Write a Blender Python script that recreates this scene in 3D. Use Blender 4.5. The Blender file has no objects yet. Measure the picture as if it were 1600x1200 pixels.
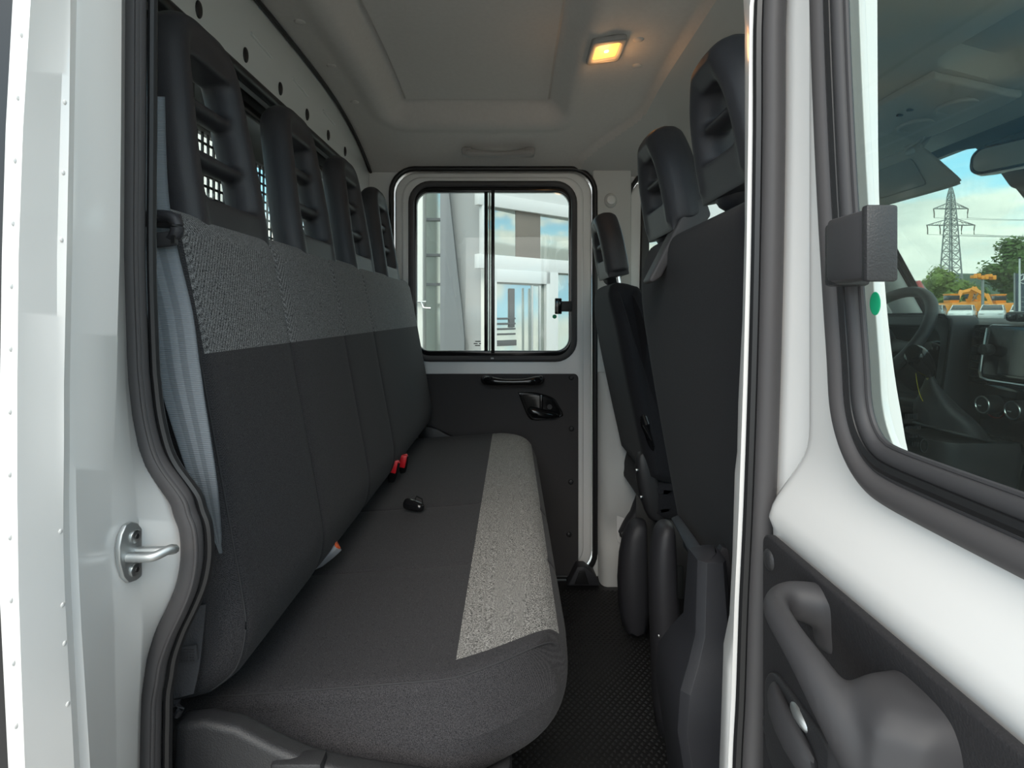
import bpy, bmesh, math, random
from math import pi, sin, cos, sqrt, radians
from mathutils import Vector, Matrix
random.seed(4)
S = bpy.context.scene
COL = S.collection

# ------------------------------------------------------------------ camera
cam = bpy.data.cameras.new('camera'); cam_o = bpy.data.objects.new('camera', cam); COL.objects.link(cam_o)
cam_o.location = (0, 0, 0); cam_o.rotation_euler = (pi/2, 0, 0)
F = 880.0
cam.sensor_width = 36; cam.lens = 36*F/1600; cam.shift_x = 0.0; cam.shift_y = -110/1600
cam.clip_start = 0.02; cam.clip_end = 2000
S.camera = cam_o
# the camera stands at the origin, Y runs across the van, X to its front; W turns a spot into a point at depth Y
def W(px, py, Y): return Vector(((px-800)/F*Y, Y, (490-py)/F*Y))

# ------------------------------------------------------------------ world, sun, exposure
S.view_settings.view_transform = 'Standard'; S.view_settings.look = 'None'
S.view_settings.gamma = 1; S.view_settings.use_curve_mapping = False
S.view_settings.exposure = 1.5
w = bpy.data.worlds.new('sky'); S.world = w; w.use_nodes = True
nt = w.node_tree; nt.nodes.clear()
def N(nt, t, **kw):
    n = nt.nodes.new(t)
    for k, v in kw.items():
        if k.startswith('i_'):
            n.inputs[int(k[2:])].default_value = v
        else: setattr(n, k, v)
    return n
def L(nt, a, b): nt.links.new(a, b)
def ramp(nt, stops, interp='LINEAR'):
    r = N(nt, 'ShaderNodeValToRGB'); e = r.color_ramp.elements; r.color_ramp.interpolation = interp
    while len(e) < len(stops): e.new(0.5)
    for i, (p, c) in enumerate(stops):
        e[i].position = p; e[i].color = (*c, 1) if len(c) == 3 else c
    return r
tc = N(nt, 'ShaderNodeTexCoord')
sep = N(nt, 'ShaderNodeSeparateXYZ'); L(nt, tc.outputs['Generated'], sep.inputs[0])
grad = ramp(nt, [(0.0, (.30, .32, .33)), (0.49, (.34, .36, .36)), (0.505, (.78, .88, .90)), (0.56, (.42, .76, .92)), (0.68, (.22, .56, .86)), (1.0, (.12, .36, .72))])
mr = N(nt, 'ShaderNodeMapRange'); mr.inputs[1].default_value = -1; mr.inputs[2].default_value = 1
L(nt, sep.outputs[2], mr.inputs[0]); L(nt, mr.outputs[0], grad.inputs[0])
mp = N(nt, 'ShaderNodeMapping'); mp.inputs['Scale'].default_value = (1, 1, 3.2); mp.inputs['Location'].default_value = (.35, .1, .28)
L(nt, tc.outputs['Generated'], mp.inputs[0])
nz = N(nt, 'ShaderNodeTexNoise'); nz.inputs['Scale'].default_value = 2.6; nz.inputs['Detail'].default_value = 8; nz.inputs['Roughness'].default_value = .56
L(nt, mp.outputs[0], nz.inputs[0])
cr = ramp(nt, [(.36, (0, 0, 0)), (.50, (1, 1, 1))])
bias = ramp(nt, [(.50, (.5, .5, .5)), (.575, (.52, .52, .52)), (.60, (.33, .33, .33)), (.645, (.33, .33, .33)), (.70, (.52, .52, .52)), (1, (.52, .52, .52))]); L(nt, mr.outputs[0], bias.inputs[0])
ba = N(nt, 'ShaderNodeMath', operation='ADD'); L(nt, nz.outputs[0], ba.inputs[0]); L(nt, bias.outputs[0], ba.inputs[1])
bs = N(nt, 'ShaderNodeMath', operation='SUBTRACT'); L(nt, ba.outputs[0], bs.inputs[0]); bs.inputs[1].default_value = .5; L(nt, bs.outputs[0], cr.inputs[0])
nz2 = N(nt, 'ShaderNodeTexNoise'); nz2.inputs['Scale'].default_value = 6; nz2.inputs['Detail'].default_value = 5
L(nt, mp.outputs[0], nz2.inputs[0])
cl = ramp(nt, [(.3, (.60, .62, .61)), (.62, (.94, .90, .83))]); L(nt, nz2.outputs[0], cl.inputs[0])
# clouds thin out only below the horizon
up = ramp(nt, [(.5, (0, 0, 0)), (.51, (1, 1, 1))]); L(nt, mr.outputs[0], up.inputs[0])
mul = N(nt, 'ShaderNodeMath', operation='MULTIPLY'); L(nt, cr.outputs[0], mul.inputs[0]); L(nt, up.outputs[0], mul.inputs[1])
mx = N(nt, 'ShaderNodeMixRGB'); L(nt, mul.outputs[0], mx.inputs[0]); L(nt, grad.outputs[0], mx.inputs[1]); L(nt, cl.outputs[0], mx.inputs[2])
bg = N(nt, 'ShaderNodeBackground'); bg.inputs[1].default_value = 1.0; L(nt, mx.outputs[0], bg.inputs[0])
ow = N(nt, 'ShaderNodeOutputWorld'); L(nt, bg.outputs[0], ow.inputs[0])
sun = bpy.data.lights.new('sun', 'SUN'); sun.energy = 1.0; sun.angle = radians(40); sun.color = (1, .94, .86)
sun_o = bpy.data.objects.new('sun', sun); COL.objects.link(sun_o)
sun_o.rotation_euler = Vector((-.12, -.75, .62)).to_track_quat('Z', 'Y').to_euler()

# ------------------------------------------------------------------ materials
M = {}
def pbr(name, col, rough=.5, metal=0, spec=.5, coat=0, bump=0, bscale=200, var=0, vscale=8, emit=None, es=0):
    m = bpy.data.materials.new(name); m.use_nodes = True; nt = m.node_tree; b = nt.nodes['Principled BSDF']
    b.inputs['Base Color'].default_value = (*col, 1); b.inputs['Roughness'].default_value = rough
    b.inputs['Metallic'].default_value = metal; b.inputs['Specular IOR Level'].default_value = spec
    b.inputs['Coat Weight'].default_value = coat; b.inputs['Coat Roughness'].default_value = .08
    t = N(nt, 'ShaderNodeTexCoord')
    if bump:
        n = N(nt, 'ShaderNodeTexNoise'); n.inputs['Scale'].default_value = bscale; n.inputs['Detail'].default_value = 3
        L(nt, t.outputs['Object'], n.inputs[0])
        bp = N(nt, 'ShaderNodeBump'); bp.inputs['Strength'].default_value = bump; bp.inputs['Distance'].default_value = .002
        L(nt, n.outputs[0], bp.inputs['Height']); L(nt, bp.outputs[0], b.inputs['Normal'])
    if var:
        n = N(nt, 'ShaderNodeTexNoise'); n.inputs['Scale'].default_value = vscale; n.inputs['Detail'].default_value = 4
        L(nt, t.outputs['Object'], n.inputs[0])
        r = ramp(nt, [(.3, tuple(c*(1-var) for c in col)), (.7, tuple(min(1, c*(1+var)) for c in col))])
        L(nt, n.outputs[0], r.inputs[0]); L(nt, r.outputs[0], b.inputs['Base Color'])
    if emit: b.inputs['Emission Color'].default_value = (*emit, 1); b.inputs['Emission Strength'].default_value = es
    M[name] = m; return m
def fabric(name, dark, light, scale, mixlo, mixhi, bump=.35, rot=.6):
    m = bpy.data.materials.new(name); m.use_nodes = True; nt = m.node_tree; b = nt.nodes['Principled BSDF']
    b.inputs['Roughness'].default_value = .9; b.inputs['Specular IOR Level'].default_value = .25
    b.inputs['Sheen Weight'].default_value = .05; b.inputs['Sheen Roughness'].default_value = .5
    t = N(nt, 'ShaderNodeTexCoord')
    mpn = N(nt, 'ShaderNodeMapping'); mpn.inputs['Rotation'].default_value = (rot, .25, rot); L(nt, t.outputs['Object'], mpn.inputs[0])
    wv = N(nt, 'ShaderNodeTexWave'); wv.inputs['Scale'].default_value = scale; wv.inputs['Distortion'].default_value = 1.2; wv.inputs['Detail'].default_value = 2
    wv.inputs['Detail Scale'].default_value = 3
    L(nt, mpn.outputs[0], wv.inputs[0])
    n = N(nt, 'ShaderNodeTexNoise'); n.inputs['Scale'].default_value = scale*3.2; n.inputs['Detail'].default_value = 2
    L(nt, t.outputs['Object'], n.inputs[0])
    mm = N(nt, 'ShaderNodeMath', operation='MULTIPLY'); L(nt, wv.outputs['Fac'], mm.inputs[0]); mm.inputs[1].default_value = .12
    ad = N(nt, 'ShaderNodeMath', operation='ADD'); L(nt, mm.outputs[0], ad.inputs[0]); L(nt, n.outputs[0], ad.inputs[1])
    r = ramp(nt, [(mixlo-.16, dark), (mixhi-.16, light)])
    hf = N(nt, 'ShaderNodeMath', operation='MULTIPLY'); L(nt, ad.outputs[0], hf.inputs[0]); hf.inputs[1].default_value = .66
    L(nt, hf.outputs[0], r.inputs[0]); L(nt, r.outputs[0], b.inputs['Base Color'])
    bp = N(nt, 'ShaderNodeBump'); bp.inputs['Strength'].default_value = bump; bp.inputs['Distance'].default_value = .0012
    L(nt, hf.outputs[0], bp.inputs['Height']); L(nt, bp.outputs[0], b.inputs['Normal'])
    M[name] = m
def glass(name, tint, refl=.04):
    m = bpy.data.materials.new(name); m.use_nodes = True; nt = m.node_tree; nt.nodes.clear()
    tr = N(nt, 'ShaderNodeBsdfTransparent'); tr.inputs[0].default_value = (*tint, 1)
    gl = N(nt, 'ShaderNodeBsdfGlossy'); gl.inputs['Roughness'].default_value = .0
    lw = N(nt, 'ShaderNodeLayerWeight'); lw.inputs[0].default_value = .5
    p = N(nt, 'ShaderNodeMath', operation='POWER'); L(nt, lw.outputs['Facing'], p.inputs[0]); p.inputs[1].default_value = 5
    a = N(nt, 'ShaderNodeMath', operation='MULTIPLY_ADD'); L(nt, p.outputs[0], a.inputs[0]); a.inputs[1].default_value = .9; a.inputs[2].default_value = refl
    mi = N(nt, 'ShaderNodeMixShader'); L(nt, a.outputs[0], mi.inputs[0]); L(nt, tr.outputs[0], mi.inputs[1]); L(nt, gl.outputs[0], mi.inputs[2])
    o = N(nt, 'ShaderNodeOutputMaterial'); L(nt, mi.outputs[0], o.inputs[0]); M[name] = m

pbr('white_paint', (.74, .73, .715), .28, coat=.6)
pbr('white_inner', (.80, .80, .785), .35, coat=.2)
pbr('bulkhead_paint', (.75, .78, .77), .3, coat=.3)
pbr('pillar_plastic', (.62, .62, .60), .6, bump=.1, bscale=900)
pbr('headliner', (.60, .575, .55), .95, spec=.1, bump=.4, bscale=900, var=.025, vscale=90)
pbr('front_liner', (.55, .54, .52), .95, spec=.1, bump=.4, bscale=900)
pbr('liner_plastic', (.46, .45, .44), .55)
pbr('handle_ceiling', (.33, .32, .31), .5)
pbr('black_plastic', (.024, .024, .026), .48, bump=.25, bscale=700)
pbr('soft_black', (.032, .032, .037), .5, spec=.45, bump=.2, bscale=900)
pbr('gloss_black', (.008, .008, .009), .12)
pbr('rubber', (.070, .066, .068), .55, spec=.4)
pbr('rubber_lip', (.012, .012, .013), .4)
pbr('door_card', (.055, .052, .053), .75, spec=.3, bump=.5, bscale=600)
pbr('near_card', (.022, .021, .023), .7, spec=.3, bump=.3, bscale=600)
pbr('handle_grey', (.040, .039, .042), .55, spec=.4)
pbr('mat_rubber', (.014, .014, .015), .5, spec=.5)
pbr('steel', (.55, .57, .57), .3, metal=1)
pbr('chrome', (.75, .76, .78), .12, metal=1)
pbr('zinc', (.56, .58, .58), .5, metal=1)
pbr('red_button', (.65, .012, .02), .4)
pbr('buckle_grey', (.30, .31, .33), .45)
pbr('orange_tab', (.75, .13, .04), .4)
pbr('webbing_dark', (.05, .05, .055), .8, bump=.4, bscale=500)
pbr('seam', (.035, .035, .038), .9)
pbr('screen_glass', (.02, .024, .028), .12)
pbr('yellow_tag', (.80, .66, .02), .5)
pbr('green_sticker', (.01, .42, .20), .5)
pbr('red_light', (.5, .03, .02), .4)
pbr('print_white', (.55, .57, .57), .6)
pbr('print_grey', (.012, .013, .013), .8, spec=.1)
pbr('lamp_frame', (.30, .29, .28), .5)
pbr('lamp_lens', (.8, .45, .2), .3, emit=(1.0, .34, .06), es=.75)
pbr('lamp_bulb', (.9, .8, .6), .3, emit=(1.0, .72, .35), es=6)
pbr('asphalt', (.38, .365, .34), .9, bump=.4, bscale=60, var=.2, vscale=3)
pbr('lot', (.26, .26, .25), .9)
pbr('facade_white', (.78, .78, .74), .7)
pbr('facade_frame', (.60, .61, .61), .5)
pbr('facade_grey', (.36, .37, .375), .6, bump=.1, bscale=40)
pbr('facade_grey_dark', (.20, .21, .22), .6)
pbr('facade_brown', (.16, .135, .115), .6)
pbr('dark_blind', (.06, .065, .07), .6)
pbr('galvanised', (.23, .25, .25), .6)
pbr('foliage', (.075, .14, .035), .8, var=.45, vscale=1.2)
pbr('foliage_light', (.15, .22, .05), .8, var=.4, vscale=1.2)
pbr('foliage_dark', (.035, .07, .035), .9, var=.3, vscale=.6)
pbr('hill_green', (.06, .10, .07), .95, var=.3, vscale=.08)
pbr('bark', (.10, .08, .06), .9)
pbr('machine_orange', (.82, .30, .02), .45)
pbr('machine_red', (.45, .08, .08), .5)
pbr('car_white', (.78, .80, .80), .2, coat=.6)
pbr('car_silver', (.42, .45, .46), .25, coat=.6, metal=.4)
pbr('car_glass', (.03, .04, .045), .06)
pbr('tyre', (.02, .02, .02), .8)
pbr('sign_blue', (.03, .045, .07), .4)
pbr('window_mirror', (.46, .50, .47), .12, metal=.75)
pbr('mirror_glass', (.75, .77, .77), .01, metal=1)
fabric('fabric_black', (.008, .008, .010), (.062, .060, .064), 300, .38, .68)
fabric('fabric_front', (.005, .005, .007), (.022, .022, .026), 330, .38, .68)
fabric('tweed', (.010, .010, .012), (.48, .47, .445), 200, .45, .64, bump=.15, rot=.9)
fabric('tweed_back', (.010, .011, .013), (.36, .365, .37), 230, .44, .68, bump=.12, rot=.3)
glass('clear_glass', (.80, .84, .82)); glass('green_glass', (.86, .905, .89), .012)
# seat belt webbing: fine cross ribs and lengthwise stripes
m = bpy.data.materials.new('webbing'); m.use_nodes = True; nt = m.node_tree; b = nt.nodes['Principled BSDF']; b.inputs['Roughness'].default_value = .6
uvn = N(nt, 'ShaderNodeUVMap'); sp = N(nt, 'ShaderNodeSeparateXYZ'); L(nt, uvn.outputs[0], sp.inputs[0])
r = ramp(nt, [(0, (.12, .14, .16)), (.06, (.20, .225, .25)), (.24, (.20, .225, .25)), (.27, (.15, .17, .19)), (.40, (.15, .17, .19)), (.43, (.22, .245, .27)),
              (.57, (.22, .245, .27)), (.60, (.15, .17, .19)), (.73, (.15, .17, .19)), (.76, (.20, .225, .25)), (.94, (.2, .225, .25)), (1, (.12, .14, .16))])
L(nt, sp.outputs[0], r.inputs[0]); L(nt, r.outputs[0], b.inputs['Base Color'])
sn = N(nt, 'ShaderNodeMath', operation='MULTIPLY'); L(nt, sp.outputs[1], sn.inputs[0]); sn.inputs[1].default_value = 3000
s2 = N(nt, 'ShaderNodeMath', operation='SINE'); L(nt, sn.outputs[0], s2.inputs[0])
bp = N(nt, 'ShaderNodeBump'); bp.inputs['Strength'].default_value = .4; bp.inputs['Distance'].default_value = .0006; L(nt, s2.outputs[0], bp.inputs['Height']); L(nt, bp.outputs[0], b.inputs['Normal'])
M['webbing'] = m

# ------------------------------------------------------------------ helpers
ROOT = {}
def rootloc(o): return ROOT.get(o.name, Vector((0, 0, 0))) if o else Vector((0, 0, 0))
def props(o, label=None, cat=None, group=None, kind=None):
    for k, v in (('label', label), ('category', cat), ('group', group), ('kind', kind)):
        if v: o[k] = v
    return o
def thing(name, label, cat, loc=(0, 0, 0), group=None):
    o = bpy.data.objects.new(name, None); COL.objects.link(o); o.location = loc; o.empty_display_size = .05
    ROOT[o.name] = Vector(loc); return props(o, label, cat, group)
def struct(name, label=None, loc=(0, 0, 0)):
    o = bpy.data.objects.new(name, None); COL.objects.link(o); o.location = loc; o.empty_display_size = .05
    ROOT[o.name] = Vector(loc); return props(o, label, kind='structure')
def link_mesh(name, me, mat, parent=None, smooth=True, angle=40):
    if mat and not me.materials: me.materials.append(M[mat] if isinstance(mat, str) else mat)
    if smooth:
        me.shade_smooth()
        me.set_sharp_from_angle(angle=radians(angle))
    o = bpy.data.objects.new(name, me); COL.objects.link(o)
    if parent is not None:
        o.parent = parent; rl = rootloc(parent); ROOT[o.name] = rl
        if rl.length: me.transform(Matrix.Translation(-rl))
    return o
def base_origin(o):
    """put the origin of a one-mesh thing at the middle of its base"""
    me = o.data; xs = [v.co for v in me.vertices]
    c = Vector(((min(v.x for v in xs)+max(v.x for v in xs))/2, (min(v.y for v in xs)+max(v.y for v in xs))/2, min(v.z for v in xs)))
    me.transform(Matrix.Translation(-c)); o.location = c; return o
def applied(me, mods):
    o = bpy.data.objects.new('tmp', me); COL.objects.link(o)
    for t, kw in mods:
        m = o.modifiers.new(t, t)
        for k, v in kw.items(): setattr(m, k, v)
    dg = bpy.context.evaluated_depsgraph_get(); dg.update()
    out = bpy.data.meshes.new_from_object(o.evaluated_get(dg)); bpy.data.objects.remove(o); return out
class G:
    def __init__(s): s.v = []; s.f = []
    def add(s, vs, fs):
        k = len(s.v); s.v += [Vector(v) for v in vs]; s.f += [tuple(i+k for i in f) for f in fs]; return s
    def box(s, c, size, rot=None):
        x, y, z = [q/2 for q in size]; R = rot if rot is not None else Matrix.Identity(3); c = Vector(c)
        vs = [c + R @ Vector((a*x, b*y, d*z)) for a in (-1, 1) for b in (-1, 1) for d in (-1, 1)]
        return s.add(vs, [(0, 1, 3, 2), (4, 6, 7, 5), (0, 4, 5, 1), (2, 3, 7, 6), (0, 2, 6, 4), (1, 5, 7, 3)])
    def bb(s, x0, x1, y0, y1, z0, z1): return s.box(((x0+x1)/2, (y0+y1)/2, (z0+z1)/2), (x1-x0, y1-y0, z1-z0))
    def tube(s, path, r, n=10, closed=False, up=(0, 0, 1), flat=None, cap=True):
        """sweep an ellipse; r may be a list; flat=(a,b) scales across/along the up vector"""
        P = [Vector(p) for p in path]; m = len(P); k = len(s.v); up = Vector(up)
        for i in range(m):
            a = P[i-1] if (i or closed) else P[i]; b = P[(i+1) % m] if (i < m-1 or closed) else P[i]
            t = (b-a).normalized(); u = up - t*up.dot(t)
            if u.length < 1e-4: u = Vector((1, 0, 0)) - t*t.x
            u.normalize(); q = t.cross(u); rr = r[i] if isinstance(r, (list, tuple)) else r
            fa, fb = flat if flat else (1, 1)
            for j in range(n):
                an = 2*pi*j/n; s.v.append(P[i] + q*(cos(an)*rr*fa) + u*(sin(an)*rr*fb))
        for i in range(m if closed else m-1):
            for j in range(n):
                a, b = k+i*n+j, k+i*n+(j+1) % n; c, d = k+((i+1) % m)*n+(j+1) % n, k+((i+1) % m)*n+j
                s.f.append((a, b, c, d))
        if cap and not closed:
            s.f.append(tuple(k+j for j in reversed(range(n)))); s.f.append(tuple(k+(m-1)*n+j for j in range(n)))
        return s
    def cyl(s, p0, p1, r, n=14, r2=None):
        return s.tube([p0, p1], [r, r if r2 is None else r2], n, up=(.31, .12, .94))
    def ball(s, c, r, nu=12, nv=8, rot=None):
        c = Vector(c); r = Vector((r, r, r)) if not hasattr(r, '__len__') else Vector(r); R = rot if rot is not None else Matrix.Identity(3)
        vs = []
        for i in range(nv+1):
            for j in range(nu):
                t = pi*i/nv; p = 2*pi*j/nu
                vs.append(c + R @ Vector((r.x*sin(t)*cos(p), r.y*sin(t)*sin(p), r.z*cos(t))))
        fs = [(i*nu+j, (i+1)*nu+j, (i+1)*nu+(j+1) % nu, i*nu+(j+1) % nu) for i in range(nv) for j in range(nu)]
        return s.add(vs, fs)
    def prism(s, poly, ext):
        """polygon of 3D points extruded by a vector"""
        n = len(poly); e = Vector(ext); vs = [Vector(p) for p in poly] + [Vector(p)+e for p in poly]
        return s.add(vs, [tuple(reversed(range(n))), tuple(range(n, 2*n))] + [(i, (i+1) % n, n+(i+1) % n, n+i) for i in range(n)])
    def loft(s, rings, closed=True, caps=True):
        n = len(rings[0]); k = len(s.v)
        for r in rings: s.v += [Vector(p) for p in r]
        for i in range(len(rings)-1):
            for j in range(n if closed else n-1):
                a, b = k+i*n+j, k+i*n+(j+1) % n; s.f.append((a, b, b+n, a+n))
        if caps and closed:
            s.f.append(tuple(k+j for j in reversed(range(n)))); s.f.append(tuple(k+(len(rings)-1)*n+j for j in range(n)))
        return s
    def mesh(s, name, bevel=0, seg=2, remesh=0, sub=0, smooth_it=0):
        me = bpy.data.meshes.new(name); me.from_pydata([tuple(v) for v in s.v], [], s.f)
        bm = bmesh.new(); bm.from_mesh(me); bmesh.ops.remove_doubles(bm, verts=bm.verts, dist=1e-6)
        bmesh.ops.recalc_face_normals(bm, faces=bm.faces); bm.to_mesh(me); bm.free()
        mods = []
        if remesh: mods.append(('REMESH', dict(mode='VOXEL', voxel_size=remesh)))
        if smooth_it: mods.append(('SMOOTH', dict(factor=.5, iterations=smooth_it)))
        if bevel: mods.append(('BEVEL', dict(width=bevel, segments=seg, limit_method='ANGLE', angle_limit=radians(30))))
        if sub: mods.append(('SUBSURF', dict(levels=sub, render_levels=sub)))
        if mods: me = applied(me, mods)
        me.name = name; return me
    def obj(s, name, mat, parent=None, smooth=True, angle=40, **kw):
        return link_mesh(name, s.mesh(name, **kw), mat, parent, smooth, angle)
def rrect(x0, x1, y0, y1, r, n=7):
    out = []
    for cx, cy, a0 in ((x1-r, y1-r, 0), (x0+r, y1-r, pi/2), (x0+r, y0+r, pi), (x1-r, y0+r, 3*pi/2)):
        for i in range(n+1):
            a = a0 + pi/2*i/n; out.append((cx+r*cos(a), cy+r*sin(a)))
    return out
def plate(name, outline, holes, fn, depth, bevel, mat, parent=None, res=2):
    """flat plate with holes: outline in (u,v), fn maps (u,v,w) to the world"""
    cu = bpy.data.curves.new(name, 'CURVE'); cu.dimensions = '2D'; cu.fill_mode = 'BOTH'
    cu.extrude = max(depth/2-bevel, 0); cu.bevel_depth = bevel; cu.bevel_resolution = res; cu.offset = -bevel
    for pts in [outline]+list(holes):
        sp = cu.splines.new('POLY'); sp.points.add(len(pts)-1); sp.use_cyclic_u = True
        for q, p in zip(sp.points, pts): q.co = (p[0], p[1], 0, 1)
    o = bpy.data.objects.new(name, cu); COL.objects.link(o)
    dg = bpy.context.evaluated_depsgraph_get(); dg.update()
    me = bpy.data.meshes.new_from_object(o.evaluated_get(dg)); bpy.data.objects.remove(o)
    for v in me.vertices: v.co = fn(*v.co)
    bm = bmesh.new(); bm.from_mesh(me); bmesh.ops.remove_doubles(bm, verts=bm.verts, dist=1e-6); bmesh.ops.recalc_face_normals(bm, faces=bm.faces); bm.to_mesh(me); bm.free()
    me.materials.clear(); return link_mesh(name, me, mat, parent)
def planeY(y): return lambda u, v, w: (u, y-w, v)
def planeX(x): return lambda u, v, w: (x+w, u, v)
def catmull(pts, k=6, closed=False):
    P = [Vector(p) for p in pts]; n = len(P); out = []
    for i in range(n if closed else n-1):
        p0 = P[(i-1) % n] if (closed or i) else P[0]; p1 = P[i]; p2 = P[(i+1) % n]; p3 = P[(i+2) % n] if (closed or i+2 < n) else P[-1]
        for j in range(k):
            t = j/k; out.append(.5*((2*p1)+(p2-p0)*t+(2*p0-5*p1+4*p2-p3)*t*t+(3*p1-p0-3*p2+p3)*t**3))
    if not closed: out.append(P[-1])
    return out
def sm(a, b, x):
    t = max(0, min(1, (x-a)/(b-a))); return t*t*(3-2*t)
def lerp(a, b, t): return a+(b-a)*t
def interp(tab, x):
    if x <= tab[0][0]: return tab[0][1]
    for (a, p), (b, q) in zip(tab, tab[1:]):
        if x <= b: return lerp(p, q, (x-a)/(b-a))
    return tab[-1][1]
def copy_tree(o, parent=None):
    c = o.copy(); COL.objects.link(c)
    if parent is not None: c.parent = parent
    ROOT[c.name] = ROOT.get(o.name, Vector((0, 0, 0)))
    for ch in list(o.children): copy_tree(ch, c)
    return c
def ribbon(path, widths, dirs, thick):
    """a strap: centre path, width, width direction; returns a mesh with lengthwise UVs"""
    vs = []; fs = []; uv = []; n = len(path); dist = 0; NW = 6
    for i, p in enumerate(path):
        if i: dist += (path[i]-path[i-1]).length
        t = (path[min(i+1, n-1)]-path[max(i-1, 0)]).normalized(); d = dirs[i].normalized(); nn = t.cross(d).normalized()
        for sd in (-1, 1):
            for j in range(NW+1):
                vs.append(p + d*widths[i]*(j/NW-.5) + nn*thick*.5*sd); uv.append((j/NW, dist))
    R = 2*(NW+1)
    for i in range(n-1):
        for j in range(NW):
            a = i*R+j; fs.append((a, a+1, a+1+R, a+R)); a += NW+1; fs.append((a, a+R, a+1+R, a+1))
        for a, b in ((0, NW+1), (NW, 2*NW+1)): fs.append((i*R+a, i*R+b, i*R+R+b, i*R+R+a))
    me = bpy.data.meshes.new('webbing'); me.from_pydata([tuple(v) for v in vs], [], fs); u = me.uv_layers.new(name='UVMap')
    for lp in me.loops: u.data[lp.index].uv = uv[lp.vertex_index]
    bm = bmesh.new(); bm.from_mesh(me); bmesh.ops.recalc_face_normals(bm, faces=bm.faces); bm.to_mesh(me); bm.free()
    return me

# ================================================================== SETTING
FZ = -1.075          # cab floor
GZ = -1.72           # ground outside
YN, YF = .58, 2.28   # near and far door seals

G().bb(-60, 260, -40, 400, GZ-.2, GZ).obj('ground', 'asphalt', smooth=False)['kind'] = 'structure'
o = G().bb(-.75, 1.75, .50, 2.36, FZ-.06, FZ).obj('floor', 'black_plastic', smooth=False); o['kind'] = 'structure'

# ---- ceiling (headliner): one pressed shell with the raised panel, the fold and the front shelf recess
def sdf(x, y, x0, x1, y0, y1, r):
    dx = abs(x-(x0+x1)/2)-(x1-x0)/2+r; dy = abs(y-(y0+y1)/2)-(y1-y0)/2+r
    return sqrt(max(dx, 0)**2+max(dy, 0)**2)+min(max(dx, dy), 0)-r
def ceil_z(x, y):
    xf = .445 - .19*sm(1.88, 2.30, y)
    rear = .715 - .125*abs((y-1.43)/.85)**3
    front = .70 - .20*(max(x-.40, 0)/.90)**1.3 - .10*abs((y-1.43)/.85)**4
    k = sm(xf-.012, xf+.012, x)
    z = lerp(rear, min(front, rear-.018), k)
    d = sdf(x, y, -.435, .195, .87, 2.00, .07)
    z += .050*sm(0.0, -.065, d) - .012*sm(-.066, -.074, d)*(1-sm(-.074, -.09, d))*0 - .008*sm(-.066, -.072, d)
    z -= .010*(1-sm(0, .05, abs(d-.02)))
    d2 = sdf(x, y, .985, 1.16, .78, 1.32, .05)
    z += .05*sm(.01, -.025, d2)
    return z
xs = [-.60+i*.0085 for i in range(int(1.96/.0085))]; ys = [.50+i*.0095 for i in range(int(1.86/.0095))]
vs = [(x, y, ceil_z(x, y)) for x in xs for y in ys]; ny = len(ys)
xlim = 1.34
fs_r, fs_f = [], []
for i in range(len(xs)-1):
    for j in range(ny-1):
        f = (i*ny+j, i*ny+j+1, (i+1)*ny+j+1, (i+1)*ny+j)
        xf = .445 - .19*sm(1.88, 2.30, ys[j])
        (fs_r if xs[i] < xf+.004 else fs_f).append(f)
for nm, fs, mt in (('ceiling', fs_r, 'headliner'), ('ceiling_front', fs_f, 'front_liner')):
    me = bpy.data.meshes.new(nm); me.from_pydata(vs, [], fs)
    bm = bmesh.new(); bm.from_mesh(me); bmesh.ops.delete(bm, geom=[v for v in bm.verts if not v.link_faces], context='VERTS'); bm.to_mesh(me); bm.free()
    link_mesh(nm, me, mt)['kind'] = 'structure'
G().bb(-.72, 1.30, .45, 2.42, .80, .83).obj('roof', 'white_paint', smooth=False)['kind'] = 'structure'  # outer roof, out of view, put in to block light above the headliner
# clip buttons that hold the headliner
clips = struct('trim_1')
for (x, y) in ((.33, 1.47), (.36, 1.62), (-.52, 1.62), (-.52, 1.38), (-.52, 1.86)):
    z = ceil_z(x, y); G().ball((x, y, z), (.014, .014, .004)).obj('clip_button', 'headliner', clips)

# ---- bulkhead behind the bench
wl = struct('wall_left')
BX = -.585
win = rrect(.70, 2.10, -.30, .505, .09)
plate('bulkhead_panel', [(.50, -1.08), (2.36, -1.08), (2.36, .60), (2.28, .615), (2.1, .665), (1.9, .70), (1.43, .735), (.9, .70), (.6, .66), (.50, .62)], [win], planeX(BX-.012), .024, .004, 'bulkhead_paint', wl)
p = [(BX+.004, a, b) for a, b in rrect(.69, 2.11, -.31, .515, .10)]
G().tube(p, .014, 10, True, up=(1, 0, 0)).obj('window_gasket', 'rubber_lip', wl)
plate('window_frame', rrect(.695, 2.105, -.305, .51, .095), [rrect(.735, 2.065, -.265, .462, .07)], planeX(BX-.03), .012, .003, 'gloss_black', wl)
plate('pane', rrect(.70, 2.10, -.30, .505, .09), [], planeX(BX-.028), .003, 0, 'clear_glass', wl)
g = G()
for i in range(62): 
    y = .70+i*.0235; g.bb(BX-.099, BX-.095, y-.0028, y+.0028, -.35, .40)
for i in range(33):
    z = -.35+i*.0235; g.bb(BX-.101, BX-.0985, .70, 2.14, z-.0028, z+.0028)
ms = g.obj('mesh_screen', 'rubber_lip', wl, smooth=False); ms['kind'] = 'stuff'
g = G()
for y in (.70, 1.18, 1.66, 2.14): g.bb(BX-.115, BX-.085, y-.012, y+.012, -.4, .56)
g.bb(BX-.115, BX-.085, .69, 2.15, .40, .56)
g.obj('screen_frame', 'rubber', wl, bevel=.003)
for i, y in enumerate((1.05, 1.235, 1.42, 1.605, 1.79, 1.97)):
    G().ball((BX+.001, y, .567), (.005, .0105, .017)).obj('plug', 'rubber_lip', wl)
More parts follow.
